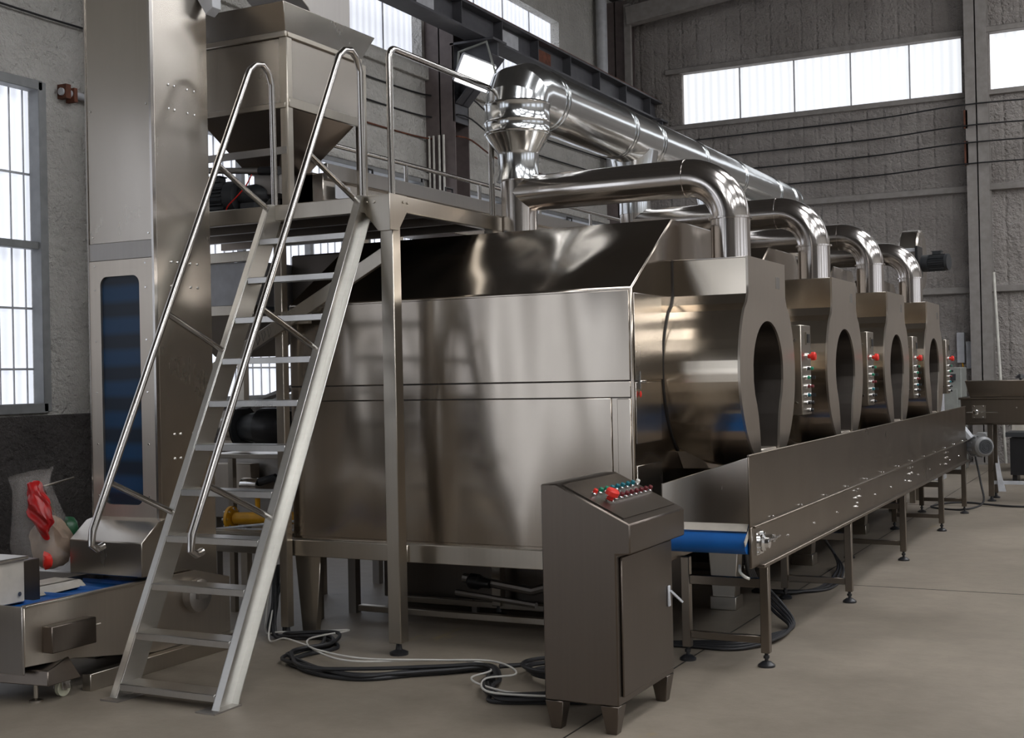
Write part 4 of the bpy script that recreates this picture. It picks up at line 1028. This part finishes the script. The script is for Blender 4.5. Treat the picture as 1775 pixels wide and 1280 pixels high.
MB().cyl((-2.05, 15.74, 1.05), (-1.70, 15.74, 1.05), .008, 8).build('tension_rod', 'chrome', ft)
bolts(ft, 'bolt', 'chrome', [(0, .012), (.02, .008)], (0, -1, 0), [(-1.97, 15.765, 1.12), (-1.87, 15.765, 1.12), (-1.97, 15.765, .99), (-1.87, 15.765, .99), (-1.5, 15.78, 1.1), (-1.4, 15.78, .98)])
for xx in (-1.80, -.4, 1.2):
    for yy in (15.83, 16.25):
        lg = MB().box(xx-.03, xx+.03, yy-.03, yy+.03, .06, .92).build('leg', 'guard', ft, bevel=.003)
        MB().lathe([(0, .05), (.015, .05), (.03, .02), (.07, .012)], (xx, yy, 0), (0, 0, 1), 12).build('levelling_foot', 'black', lg)
MB().box(-1.77, 1.2, 15.84, 15.88, .20, .24).build('cross_bar', 'light', ft)
MB().hull([(-1.72, 15.80, .12), (-1.64, 15.80, .12), (-1.64, 15.84, .12), (-1.72, 15.84, .12)], [(-1.75, 15.80, .45), (-1.72, 15.80, .45), (-1.72, 15.84, .45), (-1.75, 15.84, .45)]).build('tie_plate', 'light', ft)
tag(MB().cyl((-1.47, 16.0, 1.42), (-1.47, 16.0, 1.45), .015, 8).lathe([(0, .06), (.03, .05), (.05, .02)], (-1.47, 16.0, 1.44), (0, 0, 1), 12).build('hand_knob', 'black'), 'small black hand knob on the far tray', 'knob')
# blower at the end of the line
eb = thing('end_blower', (-2.4, 15.4, 0), 'pale round blower housing on a stand beyond the last machine', 'blower')
MB().lathe([(0, .34), (.02, .36), (.20, .36), (.22, .34)], (-2.70, 15.55, 2.86), (1, 0, 0), 36).build('scroll_housing', 'sheetv', eb)
MB().box(-2.66, -2.50, 15.2, 15.56, 2.62, 2.98).build('outlet', 'light', eb, bevel=.004)
for yy in (15.42, 15.75): MB().box(-2.66, -2.60, yy-.03, yy+.03, 0, 2.6).build('stand_leg', 'frame', eb)
em = motor('blower_motor', (-2.14, 15.26, 2.80), (-.85, .15, 0), .31, .10, 'dark finned motor sticking out of the blower beyond the last machine', feet=False)
MB().box(-2.50, -2.47, 15.16, 15.5, 2.62, 3.00).build('motor_plate', 'black', em)
# clutter at the far wall
gc = thing('grey_cabinet', (-3.0, 20.5, 0), 'grey equipment cabinet by the far wall beyond the last control box', 'cabinet')
MB().box(-3.5, -2.72, 20.4, 21.0, .0, 1.58).build('body', 'grey', gc, bevel=.01)
MB().box(-3.0, -2.80, 20.38, 20.4, 1.38, 1.48).build('slot', 'motor', gc)
MB().box(-3.45, -2.78, 20.385, 20.4, .2, 1.25).build('door', 'grey', gc, bevel=.005)
tag(MB().hull([(-3.25, 18.5, 0), (-2.75, 18.5, 0), (-2.75, 18.9, 0), (-3.25, 18.9, 0)], [(-3.0, 18.55, 1.15), (-2.75, 18.55, 1.35), (-2.75, 18.85, 1.35), (-3.0, 18.85, 1.15)]).build('pale_cover', 'light', bevel=.005), 'pale sloping cover sheet seen just past the last drum', 'cover')
wc = thing('wall_socket_box', (-2.72, 21.85, 1.6), 'pale switch box fixed beside the far column', 'box')
MB().box(-2.98, -2.86, 21.9, 22.0, 1.65, 2.15).build('box_body', 'light', wc, bevel=.005)
MB().box(-2.84, -2.76, 21.92, 22.0, 1.55, 2.0).build('side_box', 'light', wc, bevel=.005)
MB().tube([(-2.9, 21.93, 1.65), (-2.86, 21.93, 1.4), (-2.8, 21.93, 1.2)], .012, 6).build('cord', 'yellow', wc)
wf_ = thing('green_box', (-1.6, 20.2, .4), 'dark green box framed in white at the far right edge', 'box')
MB().box(-1.95, -1.2, 20.2, 20.8, .50, 1.24).build('box_body', plain('dark_green', (.02, .05, .025), .6), wf_)
m = MB().box(-1.99, -1.93, 20.17, 20.2, .46, 1.26).box(-1.99, -1.16, 20.17, 20.2, 1.20, 1.26).box(-1.99, -1.16, 20.17, 20.2, .46, .52).box(-1.93, -1.6, 20.18, 20.2, .52, .98)
m.build('white_frame', 'cream', wf_)
for xx in (-1.9, -1.25): MB().box(xx-.03, xx+.03, 20.3, 20.7, 0, .5).build('leg', 'motor', wf_)
ds = thing('workbench', (-1.3, 18.6, 0), 'dark low workbench under the far right table', 'bench')
MB().box(-1.9, -.2, 18.4, 19.0, .62, .68).build('bench_top', 'motor', ds)
MB().box(-1.85, -.25, 18.45, 18.95, .1, .6).build('bench_body', 'black', ds)
for xx in (-1.8, -.3): MB().box(xx-.03, xx+.03, 18.5, 18.9, 0, .1).build('leg', 'black', ds)
tag(MB().tube([(-1.86, 17.5, .02), (-2.02, 17.6, 1.0)], .02, 8).build('leaning_bar', 'light'), 'thin pale bar standing under the far cross conveyor', 'bar')

# small things on the near window wall and on the brace
wall_cable('wall_cable', [(AX+.03, 6.6, 4.98), (AX+.04, 8.3, 4.95), (AX+.03, 9.4, 4.97)], .010, 'thin dark cable on the pale foam wall above the near window, left of the tower')
wp = thing('wall_pipe', (AX+.06, 8.8, 4.2), 'short pale pipe with rusty clamp at the top corner of the near window', 'pipe')
MB().tube([(AX+.06, 8.48, 4.30), (AX+.06, 9.5, 4.28)], .035, 12).build('pipe_run', 'light', wp)
MB().box(AX, AX+.11, 8.50, 8.56, 4.24, 4.37).box(AX, AX+.11, 8.60, 8.64, 4.22, 4.35).build('rusty_clamp', 'rust', wp)
m = MB()
rnd = random.Random(4); x0 = -5.06
for k in range(5):
    p = [(x0+.045*k+dx, 0, dz) for dx, dz in ((0, .03), (.012, -.03), (.03, .0), (.02, .03))]
    m.tube([(q[0], 6.303, 1.825+.50*(q[0]+5.06)+q[2]) for q in p], .0022, 5)
m.build('handwriting', 'black', pf)
